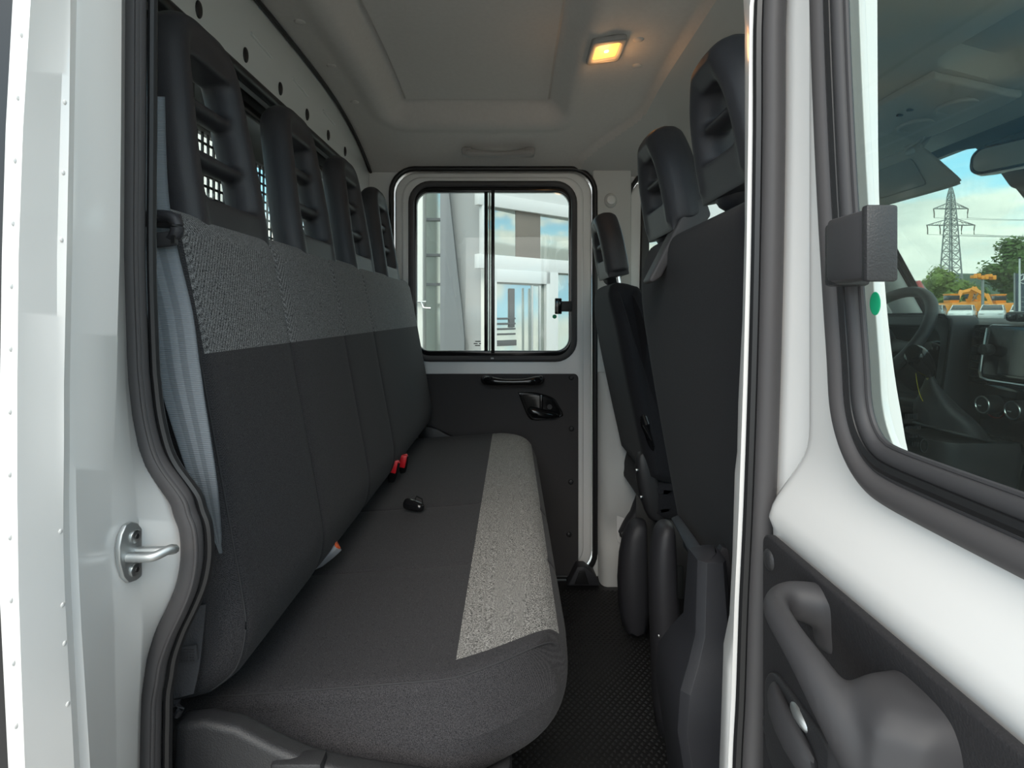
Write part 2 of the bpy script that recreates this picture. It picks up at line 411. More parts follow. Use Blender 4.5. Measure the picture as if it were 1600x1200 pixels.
for y in (1.26, 1.5, 1.74):
    G().tube([(BX+.001, y, .627), (BX+.001, y+.11, .622)], .004, 8).obj('bead', 'bulkhead_paint', wl)
G().tube([(BX+.008, y, ceil_z(BX+.01, y)-.004) for y in [.55+i*.05 for i in range(36)]], .006, 8).obj('trim_2', 'rubber_lip')['kind'] = 'structure'

# ---- far body side
wf = struct('wall_far')
door_open = rrect(-.487, .336, -1.06, .585, .095)
fwin = [(.535, -.17), (1.42, -.17), (1.44, -.10), (1.20, .42), (1.14, .485), (.60, .485), (.545, .44)]
fdoor = rrect(.478, 1.75, -1.06, .555, .10)
plate('side_panel', [(-.75, -1.4), (1.68, -1.4), (1.68, -.08), (1.12, .80), (-.75, .80)], [door_open, [(.46, -1.06), (1.62, -1.06), (1.62, -.05), (1.25, .56), (.56, .56), (.50, .545), (.46, .50)]], planeY(2.33), .05, .008, 'white_inner', wf)
# pillar between the far doors
pil = struct('trim_3')
plate('pillar_cover', [(.325, -1.06), (.482, -1.06), (.482, .615), (.325, .60)], [], planeY(2.285), .03, .008, 'pillar_plastic', pil)
rows = []
for z, bulge in ((-.235, 0), (-.25, .018), (-.30, .03), (-.55, .034), (-.60, .036), (-.63, .05), (-.80, .055), (-.815, .030), (-.90, .028), (-.93, .045), (-1.0, .05), (-1.073, .05)):
    rows.append([(.345, 2.272, z), (.352, 2.262-bulge*.7, z), (.37, 2.255-bulge, z), (.44, 2.252-bulge*1.1, z), (.50, 2.25-bulge*1.1, z), (.56, 2.26-bulge, z), (.58, 2.28, z)])
G().loft(rows, closed=False).obj('lower_cover', 'pillar_plastic', pil, sub=1)
G().ball((.397, 2.268, .455), (.026, .014, .03)).obj('height_adjuster', 'pillar_plastic', pil)
G().cyl((.397, 2.275, .455), (.397, 2.252, .455), .018, 18).obj('bolt_cap', 'white_inner', pil, bevel=.003)
g = G().prism([(.397, 2.262-.0, -.82), (.455, 2.262, -.80), (.50, 2.262, -.74), (.47, 2.262, -.70)], (0, .004, 0))
plate('recess_tray', rrect(.41, .52, -.90, -.70, .02), [], planeY(2.208), .006, .002, 'white_inner', pil)
# black fold-out belt anchor in the recess
bl = thing('belt_anchor', 'black plastic belt end lying in the recess of the far pale pillar cover', 'belt end', (.44, 2.2, -.87))
G().tube([(.425, 2.19, -.855), (.445, 2.19, -.82), (.475, 2.19, -.775), (.50, 2.20, -.70)], [.022, .026, .028, .024], 12, flat=(1, .6)).obj('anchor_arm', 'soft_black', bl)
G().ball((.425, 2.165, -.85), (.012, .006, .012)).obj('anchor_bolt', 'black_plastic', bl)
G().tube([(x, 2.275, z) for x, z in door_open], .011, 10, True, up=(0, 1, 0)).obj('trim_4', 'rubber_lip')['kind'] = 'structure'
# far front door
fd = struct('door_2')
plate('door_skin', [(.475, -1.04), (1.60, -1.04), (1.60, -.06), (1.22, .545), (.58, .545), (.51, .53), (.475, .48)], [fwin], planeY(2.31), .03, .008, 'white_inner', fd)
G().tube([(x, 2.285, z) for x, z in catmull([(.465, 0, -1.0), (.465, 0, -.4), (.466, 0, .2), (.468, 0, .44), (.50, 0, .535), (.57, 0, .565), (.9, 0, .565), (1.33, 0, .56)], 5) for (x, z) in [(x, z)]] if False else [(v.x, 2.285, v.z) for v in catmull([(.462, 0, -1.0), (.462, 0, -.4), (.464, 0, .2), (.468, 0, .44), (.50, 0, .535), (.57, 0, .562), (.9, 0, .562), (1.20, 0, .56)], 5)], .009, 8, up=(0, 1, 0)).obj('door_seal', 'rubber_lip', fd)
plate('window_frame', [(.515, -.19), (1.44, -.19), (1.465, -.10), (1.215, .45), (1.15, .51), (.59, .51), (.525, .455)], [[(.553, -.155), (1.40, -.155), (1.41, -.10), (1.18, .41), (1.135, .465), (.615, .465), (.56, .425)]], planeY(2.30), .03, .006, 'rubber_lip', fd)
plate('pane', fwin, [], planeY(2.305), .003, 0, 'clear_glass', fd)
plate('door_panel', [(.50, -1.03), (1.66, -1.03), (1.66, -.21), (.50, -.21)], [], planeY(2.285), .03, .01, 'door_card', fd)

# ---- far rear door
d1 = struct('door_1')
fo = rrect(-.475, .324, -1.05, .572, .09)
fh = rrect(-.405, .250, -.182, .522, .075)
plate('door_skin', fo, [fh], planeY(2.30), .04, .01, 'white_inner', d1)
plate('inner_panel', rrect(-.446, .290, -1.03, .553, .085), [rrect(-.410, .255, -.187, .527, .075)], planeY(2.283), .024, .011, 'white_inner', d1, res=3)
G().tube([(x, 2.268, z) for x, z in rrect(-.405, .250, -.182, .522, .075)], .0125, 10, True, up=(0, 1, 0)).obj('window_gasket', 'rubber', d1)
plate('track_frame', rrect(-.405, .25, -.182, .522, .075), [rrect(-.385, .230, -.150, .490, .052)], planeY(2.286), .03, .004, 'gloss_black', d1)
plate('fixed_pane', rrect(-.395, -.085, -.17, .505, .03), [], planeY(2.295), .003, 0, 'clear_glass', d1)
plate('sliding_pane', rrect(-.105, .240, -.17, .505, .03), [], planeY(2.280), .003, 0, 'clear_glass', d1)
G().bb(-.112, -.098, 2.272, 2.30, -.16, .50).obj('divider_bar', 'gloss_black', d1, bevel=.002)
G().bb(-.093, -.088, 2.272, 2.285, -.16, .50).obj('divider_trim', 'zinc', d1, bevel=.001)
G().bb(-.084, -.070, 2.262, 2.29, -.16, .50).obj('divider_bar', 'gloss_black', d1, bevel=.002)
lt = G().bb(.172, .20, 2.255, 2.275, -.002, .062).obj('window_latch', 'gloss_black', d1, bevel=.004)
G().bb(.195, .242, 2.258, 2.274, .008, .05).obj('latch_arm', 'black_plastic', lt, bevel=.004)
G().cyl((.172, 2.279, -.012), (.172, 2.276, -.012), .0085, 16).obj('sticker', 'green_sticker', d1)
g = G()
for (x0, x1, z) in ((-.150, -.128, -.113), (-.156, -.140, -.122), (-.134, -.126, -.122), (-.15, -.13, -.130)): g.bb(x0, x1, 2.2925, 2.293, z-.0018, z+.0018)
g.obj('glass_print', 'print_grey', d1, smooth=False)
G().bb(-.085, -.073, 2.254, 2.262, -.182, -.176).obj('drain_clip', 'print_white', d1, bevel=.001)
card = plate('door_trim_panel', rrect(-.372, .266, -1.05, -.242, .018), [], planeY(2.262), .014, .003, 'door_card', d1)
for px, py in ((665, 592), (893, 590), (893, 670), (892, 753), (889, 835), (665, 660), (770, 870)):
    v = W(px, py, 2.255); G().ball(v, (.011, .006, .011)).obj('rivet', 'black_plastic', card)
# pull handle
a, b = W(757, 594, 2.25), W(845, 594, 2.25)
G().tube([(a.x, 2.255, -.262), (a.x, 2.215, -.262), (a.x+.035, 2.205, -.263), (a.x+.06, 2.203, -.268), (b.x-.06, 2.203, -.268), (b.x-.035, 2.205, -.263), (b.x, 2.215, -.262), (b.x, 2.255, -.262)],
         [.017, .019, .018, .012, .012, .018, .019, .017], 12, up=(0, 0, 1), flat=(1, 1.05)).obj('pull_handle', 'gloss_black', card, sub=1)
# release handle in its bowl
rim = [(.030, -.315), (.10, -.317), (.165, -.337), (.19, -.372), (.203, -.398), (.198, -.412), (.14, -.422), (.09, -.426), (.066, -.415), (.045, -.370), (.028, -.325)]
plate('release_bezel', [(p.x, p.z) for p in catmull([(x, 0, z) for x, z in rim], 4, True)], [], planeY(2.254), .014, .004, 'gloss_black', card)
plate('bezel_ring', [(p.x, p.z) for p in catmull([(x*.93+.012, 0, z*.94-.022) for x, z in rim], 4, True)], [[(p.x, p.z) for p in catmull([(x*.84+.022, 0, z*.84-.06) for x, z in rim], 4, True)]], planeY(2.247), .012, .003, 'gloss_black', card)
G().tube([(.19, 2.232, -.404), (.13, 2.228, -.402), (.085, 2.228, -.392), (.062, 2.232, -.378)], [.012, .017, .018, .013], 12, flat=(.7, 1)).obj('release_lever', 'gloss_black', card, sub=1)
G().bb(.110, .124, 2.236, 2.25, -.385, -.322).obj('lever_pivot', 'gloss_black', card, bevel=.004)
G().cyl((.150, 2.252, -.372), (.150, 2.243, -.372), .010, 14).obj('lock_screw', 'black_plastic', card)

# ---- near rear pillar (white jamb) with its stepped pressings
tabY = [.400, .404, .432, .436, .452, .456, .500, .503, .532, .536, .575]
tab = {  # height in the frame: edge positions
    -60: [22, 50, 104, 112, 122, 132, 190, 190, 193, 193, 196],
    0:   [20, 48, 101, 110, 120, 130, 190, 190, 193, 193, 196],
    200: [9, 36, 94, 108, 116, 125, 189, 189, 192, 192, 197],
    400: [3, 29, 89, 104, 113, 121, 187, 187, 191, 191, 194],
    600: [0, 27, 89, 100, 109, 117, 181, 183, 196, 196, 200],
    700: [-1, 27, 89, 100, 109, 118, 176, 179, 203, 205, 236],
    780: [-2, 27, 90, 99, 108, 119, 172, 176, 212, 215, 262],
    850: [-2, 28, 91, 99, 109, 121, 173, 176, 215, 219, 282],
    920: [-1, 29, 93, 101, 111, 124, 174, 178, 217, 222, 272],
    980: [2, 31, 96, 104, 114, 127, 177, 180, 220, 225, 247],
    1040: [5, 33, 99, 107, 117, 131, 178, 181, 219, 222, 230],
    1120: [9, 36, 103, 112, 121, 136, 180, 183, 215, 217, 221],
    1200: [13, 39, 107, 116, 125, 141, 181, 184, 213, 215, 218],
    1400: [26, 50, 118, 126, 135, 150, 190, 192, 216, 217, 219]}
keys = sorted(tab)
sealx = [(-120, 198), (0, 196), (200, 195), (400, 194), (560, 199), (600, 202), (650, 208), (700, 220), (730, 234), (760, 256), (780, 269), (800, 275), (822, 283), (850, 286), (880, 285), (915, 278), (950, 264), (990, 245), (1030, 231), (1060, 226), (1090, 221), (1130, 220), (1200, 219), (1400, 220)]
def jamb(py):
    e = [interp([(k, tab[k][i]) for k in keys], py) for i in range(len(tabY))]
    e[10] = interp(sealx, py)+1; return e
pc = struct('trim_5')
rings = []
for py in [-900, -700, -500, -350, -220]+[k*8 for k in range(-14, 190)]+[1650, 1900, 2200, 2500, 2800]:
    e = jamb(py); zref = (490-py)/F*.50
    row = [Vector(((e[0]-800)/F*.400-.006, .44, zref))]
    for q, Y in zip(e, tabY): row.append(Vector(((q-800)/F*Y, Y, (490-py)/F*Y)))
    row.append(Vector((-.60, .60, zref)))
    rings.append(row)
G().loft(rings, closed=False).obj('pillar_skin', 'white_paint', pc, angle=28)
g = G()
for py in [55+i*98 for i in range(13)]:
    g = G(); e = jamb(py); x = ((e[0]*.35+e[1]*.65)-800)/F*.403
    g.ball((x, .403, (490-py)/F*.403), (.0008, .0024, .0024), 8, 6).obj('spot_weld', 'white_paint', pc)
for py in (160, 270, 375, 830, 945, 1005, 1100):
    e = jamb(py); x = (e[2]*.5+e[3]*.5-800)/F*.434
    G().ball((x, .434, (490-py)/F*.434), (.0008, .0020, .0020), 8, 6).obj('spot_weld', 'white_paint', pc)
# dark panel at the cab side behind the pillar
G().bb(-.80, -.43, .50, .52, -1.5, .8).obj('trim_6', 'rubber_lip', smooth=False)['kind'] = 'structure'
# near header, out of view and added to block light, and the sill
G().bb(-.60, 1.3, .47, .60, .66, .82).obj('trim_7', 'white_paint', bevel=.02)['kind'] = 'structure'
G().bb(-.60, 1.5, .47, .60, -1.35, -1.08).obj('trim_8', 'white_paint', bevel=.02)['kind'] = 'structure'

# striker
st = thing('door_striker', 'zinc striker plate with U shaped loop on the white rear pillar', 'striker')
q = []
SP = [(196, 815), (206, 817), (213, 826), (213, 880), (213, 900), (204, 907), (192, 911), (184, 902), (178, 880), (177, 855), (181, 835), (188, 820)]
def spt(px, py, off=0):
    t = (px-176)/(214-176); Y = lerp(.502, .534, t); v = Vector(((px-800)/F*Y+off, Y, (490-py)/F*Y)); return v
pts = [spt(*p) for p in SP]
G().prism([p+Vector((.001, 0, 0)) for p in pts], (.005, 0, 0)).obj('striker_plate', 'zinc', st, bevel=.0015)
for py in (838, 890):
    c = spt(199, py, .006); b_ = G().cyl(c, c+Vector((.003, -.0005, 0)), .0062, 18).obj('bolt', 'steel', st, bevel=.0012)
    G().cyl(c+Vector((.0025, 0, 0)), c+Vector((.0036, 0, 0)), .0025, 6).obj('socket', 'rubber_lip', b_)
a = spt(189, 871, .004); b = spt(205, 861, .004)
loop = [a, a+Vector((.018, .0, .0)), a+Vector((.026, .002, .0005)), a+Vector((.034, .011, .003)), b+Vector((.034, .003, .0)), b+Vector((.022, .0, .0)), b]
G().tube(catmull(loop, 5), .0042, 10).obj('striker_loop', 'zinc', st)

# door seal of the near opening (S curve at the rear, leaning front pillar, over the top)
sl = struct('trim_9')
left = [(236, 2250), (235, 1800)]+[(q+14.5, k) for k, q in reversed(sealx)]
right = [(1228, -120), (1211, 0), (1209, 200), (1206, 400), (1201, 600), (1194, 800), (1187, 950), (1182, 1100), (1177, 1200), (1172, 1400), (1160, 1800), (1150, 2200)]
def sp3(px, py, Y): return Vector(((px-800)/F*Y, Y, (490-py)/F*Y))
SY = .572
lp = [sp3(*p, SY) for p in left]; rp = [sp3(*p, .555) for p in right]
top = [Vector((lp[-1].x+.01, SY, .50)), Vector((-.33, SY, .60)), Vector((-.25, .57, .635)), Vector((.12, .56, .635)), Vector((.23, .555, .59)), Vector((.265, .555, .50))]
lpc = catmull(lp, 4)
G().tube(lpc, .0105, 12, up=(0, 1, 0), flat=(1, 1.0)).obj('seal_bulb', 'rubber', sl)
lip = [v+Vector((.0140, .007, 0)) for v in lpc]
G().tube(lip, .0045, 8, up=(0, 1, 0)).obj('seal_lip', 'rubber_lip', sl)
G().tube([v+Vector((.0075, -.0075, 0)) for v in lpc], .0022, 8, up=(0, 1, 0)).obj('seal_bead', 'rubber', sl)
rpc = catmull(rp, 4)
G().tube(rpc, .0105, 12, up=(0, 1, 0)).obj('seal_bulb', 'rubber', sl)
G().tube([v+Vector((-.0115, .008, 0)) for v in rpc], .0058, 8, up=(0, 1, 0)).obj('seal_lip', 'rubber_lip', sl)
G().tube(catmull(top, 4), .0125, 10, up=(0, 1, 0)).obj('seal_bulb', 'rubber', sl)
# front pillar of the near opening: pale flange behind the seal and the outer skin
pb = struct('trim_10')
fl = [(1170, -120), (1177, 0), (1177, 340), (1173, 500), (1166, 640), (1164, 725), (1160, 760), (1156, 900), (1151, 1000), (1141, 1050), (1136, 1200), (1128, 1400), (1116, 1800), (1106, 2150)]
g = G()
r1 = [sp3(px, py, .575) for px, py in fl]
rings = []
for v in r1: rings.append([v+Vector((.012, .05, 0)), v+Vector((.001, .012, 0)), v, v+Vector((.002, -.004, 0)), v+Vector((.03, -.006, 0)), v+Vector((.045, -.008, 0))])
g.loft(rings, closed=False).obj('pillar_flange', 'white_paint', pb)
g = G(); rings = []
for (px, py) in right:
    v = sp3(px, py, .555); rings.append([v+Vector((-.02, .012, 0)), v+Vector((.012, .006, 0)), v+Vector((.022, -.02, 0)), v+Vector((.03, -.05, 0)), v+Vector((.045, -.055, 0)), v+Vector((.056, -.045, 0)), v+Vector((.056, .04, 0)), v+Vector((.0, .04, 0))])
g.loft(rings, closed=True).obj('pillar_skin', 'white_paint', pb)
# near front door, closed
d3 = struct('door_3')
nwin = [(y, z) for y, z in [(p.x, p.z) for p in catmull([(.321, 0, .52), (.3215, 0, .3), (.323, 0, .11), (.3285, 0, .023), (.335, 0, -.04), (.3425, 0, -.088), (.353, 0, -.135), (.38, 0, -.165), (.43, 0, -.18), (.8, 0, -.19), (1.25, 0, -.21), (1.32, 0, -.15), (1.2, 0, .3), (1.1, 0, .52)], 4, True)]]
plate('door_skin', [(.300, -1.3), (1.6, -1.3), (1.6, -.2), (1.2, .62), (.300, .62)], [nwin], planeY(.512), .02, .004, 'white_paint', d3)
inn = nwin
G().tube([(x, .513, z) for x, z in inn], .0035, 8, True, up=(0, 1, 0)).obj('window_gasket', 'rubber_lip', d3)
plate('pane', nwin, [], planeY(.515), .003, 0, 'green_glass', d3)
g = G()
for (x0, x1, z, h_) in ((.3555, .3675, -.093, .0024), (.3565, .369, -.103, .0014), (.359, .368, -.111, .0014), (.362, .368, -.118, .0018)):
    x = x0
    while x < x1:
        wq = random.uniform(.0005, .0011); g.bb(x, x+wq, .5095, .510, z-h_, z+h_); x += wq+.0006
g.obj('glass_print', 'print_grey', d3, smooth=False)
G().tube([(.3725+.0035*cos(t*.5), .5095, -.1195+.006*sin(t*.5)) for t in range(13)], .0008, 6, True, up=(0, 1, 0)).obj('glass_mark', 'print_grey', d3)

# ---- open near rear door, hinged at the front pillar and standing square to the van
d4 = struct('door_4')
DX = .262
wn = [(p.x, p.y) for p in catmull([(.478, .60, 0), (.474, .40, 0), (.469, .25, 0), (.460, .12, 0), (.450, .02, 0), (.4435, -.036, 0), (.440, -.070, 0), (.432, -.092, 0), (.419, -.108, 0), (.404, -.117, 0), (.385, -.121, 0), (.34, -.122, 0), (.2, -.122, 0), (-.1, -.122, 0), (-.2, -.09, 0), (-.22, 0, 0), (-.2, .60, 0)], 4, True)]
def door_x(y, z):
    x = DX - .022*sm(-.10, -.20, z)
    x += .012*sm(.515, .535, y)
    return x
# pressed skin as a fine grid with the window cut out
yy = [-.30+i*.008 for i in range(107)]; zz = [-1.25+i*.01 for i in range(190)]
def inside(poly, x, y):
    c = False; n = len(poly)
    for i in range(n):
        (x1, y1), (x2, y2) = poly[i], poly[i-1]
        if (y1 > y) != (y2 > y) and x < (x2-x1)*(y-y1)/(y2-y1)+x1: c = not c
    return c
def edge_y(z):   # hinge side edge of the skin
    return .520 + .030*sm(-.10, -.19, z)
g = G(); nz_ = len(zz)
for i, y in enumerate(yy):
    for z in zz:
        t = (y+.30)/(.548+.30); Y = -.30 + t*(edge_y(z)+.30)
        x = DX - .024*sm(-.115, -.205, z) + .020*sm(.030, .0, edge_y(z)-Y)**2
        x += .006*sm(-.196, -.201, z)
        g.v.append(Vector((x, Y, z)))
for i in range(len(yy)-1):
    for j in range(nz_-1):
        k = i*nz_+j; c = (g.v[k]+g.v[k+nz_+1])/2
        if not inside(wn, c.y, c.z): g.f.append((k, k+1, k+1+nz_, k+nz_))
g.obj('door_skin', 'white_paint', d4, angle=60)
def wnscale(d):
    out = []; n = len(wn)
    for i in range(n):
        a = Vector(wn[i-1]); b = Vector(wn[(i+1) % n]); t = (b-a).normalized(); nrm = Vector((t.y, -t.x)); out.append(Vector(wn[i])+nrm*d)
    return out
sgn = 1 if (Vector(wnscale(.01)[0])-Vector((.1, .2))).length > (Vector(wn[0])-Vector((.1, .2))).length else -1
def wp(d, x): return [(x, p.x, p.y) for p in wnscale(sgn*d)]
G().tube(wp(.001, DX-.004), .0105, 10, True, up=(1, 0, 0), flat=(1, .8)).obj('window_gasket', 'rubber', d4)
G().tube(wp(-.0105, DX-.006), .0026, 8, True, up=(1, 0, 0)).obj('gasket_bead', 'handle_grey', d4)
G().tube(wp(-.0145, DX-.005), .0052, 8, True, up=(1, 0, 0)).obj('gasket_lip', 'rubber_lip', d4)
G().tube(wp(-.0225, DX-.003), .0060, 10, True, up=(1, 0, 0)).obj('pane_frame', 'handle_grey', d4)
G().tube(wp(-.0290, DX-.001), .0022, 8, True, up=(1, 0, 0)).obj('pane_edge', 'handle_grey', d4)
plate('pane', [(p.x, p.y) for p in wnscale(sgn*-.015)], [], planeX(DX+.001), .003, 0, 'green_glass', d4)
plate('outer_skin', [(-.30, -1.25), (.50, -1.25), (.50, .62), (-.30, .62)], [wn], planeX(DX+.030), .006, .001, 'white_paint', d4)
G().ball((DX-.0012, .4045, .0072), (.0008, .0062, .0085), 20, 10).obj('sticker', 'green_sticker', d4)
lt = G().bb(DX-.036, DX-.018, .362, .408, .022, .068).obj('window_latch', 'handle_grey', d4, bevel=.005)
G().bb(DX-.030, DX-.004, .404, .420, .020, .066).obj('latch_hinge', 'black_plastic', lt, bevel=.003)
G().bb(DX-.0365, DX-.016, .358, .3645, .0205, .0695).obj('latch_edge', 'black_plastic', lt, bevel=.002)
# trim panel with pull handle, arm rest and release lever
CX = DX-.026
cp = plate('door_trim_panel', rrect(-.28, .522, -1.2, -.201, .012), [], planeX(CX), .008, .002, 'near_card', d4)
for y, z in ((.508, -.222), (.510, -.375), (.508, -.60), (.0, -.23)):
    G().ball((CX-.004, y, z), (.0035, .0095, .0095)).obj('rivet', 'black_plastic', cp)
path = catmull([(.240, .425, -.222), (.212, .432, -.219), (.195, .416, -.217), (.190, .39, -.219), (.191, .362, -.226), (.196, .335, -.240), (.204, .315, -.258)], 4)
rr = [lerp(.0165, .0105, sm(0, 7, i)) if i < 8 else lerp(.0105, .017, sm(12, 24, i)) for i in range(len(path))]
g = G().tube(path, rr, 14, up=(0, 0, 1), flat=(.9, 1.05))
rg = []
for z, x0, y0_, y1_ in ((-.213, .222, .305, .335), (-.217, .206, .298, .342), (-.226, .197, .293, .348), (-.25, .192, .289, .354), (-.30, .195, .288, .362), (-.38, .208, .288, .372)):
    rg.append([Vector((x0, y0_+.012, z)), Vector((x0, y1_-.01, z)), Vector((x0+.012, y1_, z)), Vector((.245, y1_+.004, z)), Vector((.245, y0_-.004, z)), Vector((x0+.018, y0_, z))])
g.loft(rg)
g.tube([(.237, .425, -.212), (.237, .420, -.252)], .013, 10, up=(1, 0, 0), flat=(1.5, .6))
g.obj('pull_handle', 'handle_grey', cp, remesh=.0024, smooth_it=22)
rl = G().tube([(CX-.006, .492, -.326), (CX-.014, .475, -.330), (CX-.016, .445, -.335), (CX-.010, .415, -.345)], [.010, .0135, .014, .012], 12, flat=(.6, 1.15)).obj('release_lever', 'handle_grey', cp, sub=1)
plate('release_bezel', rrect(.39, .508, -.40, -.312, .025), [], planeX(CX-.005), .008, .003, 'black_plastic', cp)
G().tube([(CX-.004, .462, -.318), (CX-.008, .448, -.318), (CX-.006, .43, -.322)], [.005, .007, .005], 10).obj('bright_insert', 'zinc', cp, sub=1)

# ================================================================== REAR BENCH
bench = thing('rear_bench', 'black four seat rear bench with grey tweed strips and four ladder head restraints', 'bench seat', (-.2, 1.43, FZ))
def seat_sweep(prof, y0, y1, warp, r_in, seams, groups, parent, zscale=1.0, step=.02, spine=None):
    """prof: closed list of (x, z, tag); returns parts by tag; ends round over by r_in; warp(x) shapes the ends in plan"""
    n = len(prof); C = [Vector((p[0], p[1])) for p in prof]
    nor = []
    for i in range(n):
        t = (C[(i+1) % n]-C[i-1]).normalized(); nor.append(Vector((t.y, -t.x)))
    cen = sum(C, Vector((0, 0)))/n
    if sum((C[i]-cen).dot(nor[i]) for i in range(n)) < 0: nor = [-q for q in nor]
    es = [0, .002, .006, .012, .02, .03, .045]; es = [e*r_in/.045 for e in es]
    Ltot = y1-y0; mid = []; y = es[-1]
    k = max(2, int((Ltot-2*es[-1])/step)); mid = [es[-1]+(Ltot-2*es[-1])*i/k for i in range(1, k)]
    for sy in seams:
        for d in (-.006, -.002, 0, .002, .006): mid.append(sy-y0+d)
    E = sorted(set(round(e, 5) for e in es+mid+[Ltot-e for e in es]))
    rings = []
    for e in E:
        d = min(e, Ltot-e); ins = r_in - sqrt(max(0, r_in**2-(r_in-d)**2)) if d < r_in else 0
        sea = 0
        for sy in seams: sea += .002*math.exp(-((e+y0-sy)/.0028)**2) + .002*math.exp(-((e+y0-sy)/.014)**2)
        ring = []
        for i in range(n):
            p = C[i]-nor[i]*(ins*(zscale if abs(nor[i].y) > .6 else 1)+sea*(0 if prof[i][2] in ('under', 'strip') else 1))
            wv = warp(C[i].x, C[i].y)
            yv = y0+e + wv*(1-e/(Ltot/2)) if e < Ltot/2 else y0+e - wv*((e-Ltot/2)/(Ltot/2))
            ring.append(Vector((p.x, yv, p.y)))
        rings.append(ring)
    out = {}
    for k in range(len(rings)-1):
        for i in range(n):
            tg = groups(prof[i][2], k, len(rings), E[k])
            g = out.setdefault(tg, G()); a, b = rings[k][i], rings[k][(i+1) % n]; c, d = rings[k+1][(i+1) % n], rings[k+1][i]
            q = len(g.v); g.v += [a, b, c, d]; g.f.append((q, q+1, q+2, q+3))
    for k in (0, -1):
        ring = rings[k]; c = sum(ring, Vector())/n
        if spine:
            g = out.setdefault(groups('end', 0, len(rings), 0), G()); last = ring
            for f in (.3, .65, 1):
                nr = []
                for i in range(n):
                    sx, sz = spine(C[i].x, C[i].y); wv = warp(sx, sz); p = Vector((sx, y0+wv-.004 if k == 0 else y1-wv+.004, sz)); nr.append(ring[i].lerp(p, f))
                q = len(g.v); g.v += last+nr; g.f += [(q+i, q+(i+1) % n, q+n+(i+1) % n, q+n+i) for i in range(n)]; last = nr
            continue
        g = out.setdefault(groups('end', 0, len(rings), 0), G()); q = len(g.v); g.v += ring+[c]
        g.f += [(q+i, q+(i+1) % n, q+n) for i in range(n)]
    return out, rings
# cushion
CT = []
def addp(lst, pts, tag, k=5):
    c = catmull([(x, 0, z) for x, z in pts], k)
    for v in c[:-1]: lst.append((v.x, v.z, tag))
addp(CT, [(-.44, -.480), (-.37, -.477), (-.25, -.470), (-.15, -.463), (-.074, -.457)], 'top')
addp(CT, [(-.074, -.457), (-.03, -.452), (.02, -.452), (.052, -.460), (.070, -.476)], 'strip')
addp(CT, [(.070, -.476), (.083, -.495), (.086, -.520), (.078, -.545), (.055, -.562), (.02, -.568)], 'front')
addp(CT, [(.02, -.568), (-.1, -.566), (-.25, -.566), (-.40, -.566), (-.45, -.55), (-.46, -.51), (-.44, -.480)], 'under')
def cwarp(x, z):
    t = max(0, min(1.15, (x+.10)/.17)); return .105*t*t + .045*sm(-.555, -.460, z)
def cgroup(tag, k, n, e):
    if tag == 'strip': return 'tweed' if .024 < e < 1.56-.024 else 'fab'
    return 'fab'
parts, rings = seat_sweep(CT, .655, 2.215, cwarp, .024, [1.01, 1.36], cgroup, bench, spine=lambda x, z: (max(-.43, min(.062, x*.97)), -.512))
cush = parts['fab'].obj('cushion', 'fabric_black', bench, angle=75)
bm = bmesh.new(); bm.from_mesh(cush.data); rl_ = ROOT[bench.name]
vsel = [v for v in bm.verts if not v.is_boundary and v.co.x+rl_.x > -.06 and v.co.z+rl_.z < -.458 and (v.co.y+rl_.y < .90 or v.co.y+rl_.y > 1.97)]
for _ in range(30): bmesh.ops.smooth_vert(bm, verts=vsel, factor=.5, use_axis_x=True, use_axis_y=True, use_axis_z=True)
bm.to_mesh(cush.data); bm.free()
parts['tweed'].obj('tweed_strip', 'tweed', bench, angle=60)
ring = rings[4]; pts = [ring[i]+Vector((0, 0, .0005)) for i, p in enumerate(CT) if p[2] in ('top', 'strip')]
G().tube(pts, .0011, 6).obj('seam_piping', 'seam', cush)
# back rest
BT = []
addp(BT, [(-.475, .118), (-.445, .132), (-.412, .125), (-.396, .100)], 'topedge', 4)
addp(BT, [(-.396, .100), (-.388, .06), (-.376, .0), (-.367, -.048)], 'upper', 4)
addp(BT, [(-.367, -.048), (-.356, -.11), (-.336, -.22), (-.318, -.32), (-.312, -.375), (-.325, -.425), (-.36, -.455)], 'lower', 5)
addp(BT, [(-.36, -.455), (-.40, -.462), (-.44, -.44), (-.455, -.37), (-.47, -.1), (-.485, .07), (-.475, .118)], 'rear', 4)
def bgroup(tag, k, n, e):
    return 'tweed' if tag in ('upper', 'topedge') and .016 < e < 1.56-.016 else 'fab'
parts, rings = seat_sweep(BT, .655, 2.215, lambda x, z: 0, .03, [.94, 1.24, 1.50], bgroup, bench)
bk = parts['fab'].obj('backrest', 'fabric_black', bench, angle=60)
parts['tweed'].obj('tweed_panel', 'tweed_back', bench, angle=60)
ring = rings[4]; pts = [ring[i]+Vector((.0008, 0, 0)) for i, p in enumerate(BT) if p[2] in ('upper', 'lower')]
G().tube(pts, .0011, 6).obj('seam_piping', 'seam', bk)
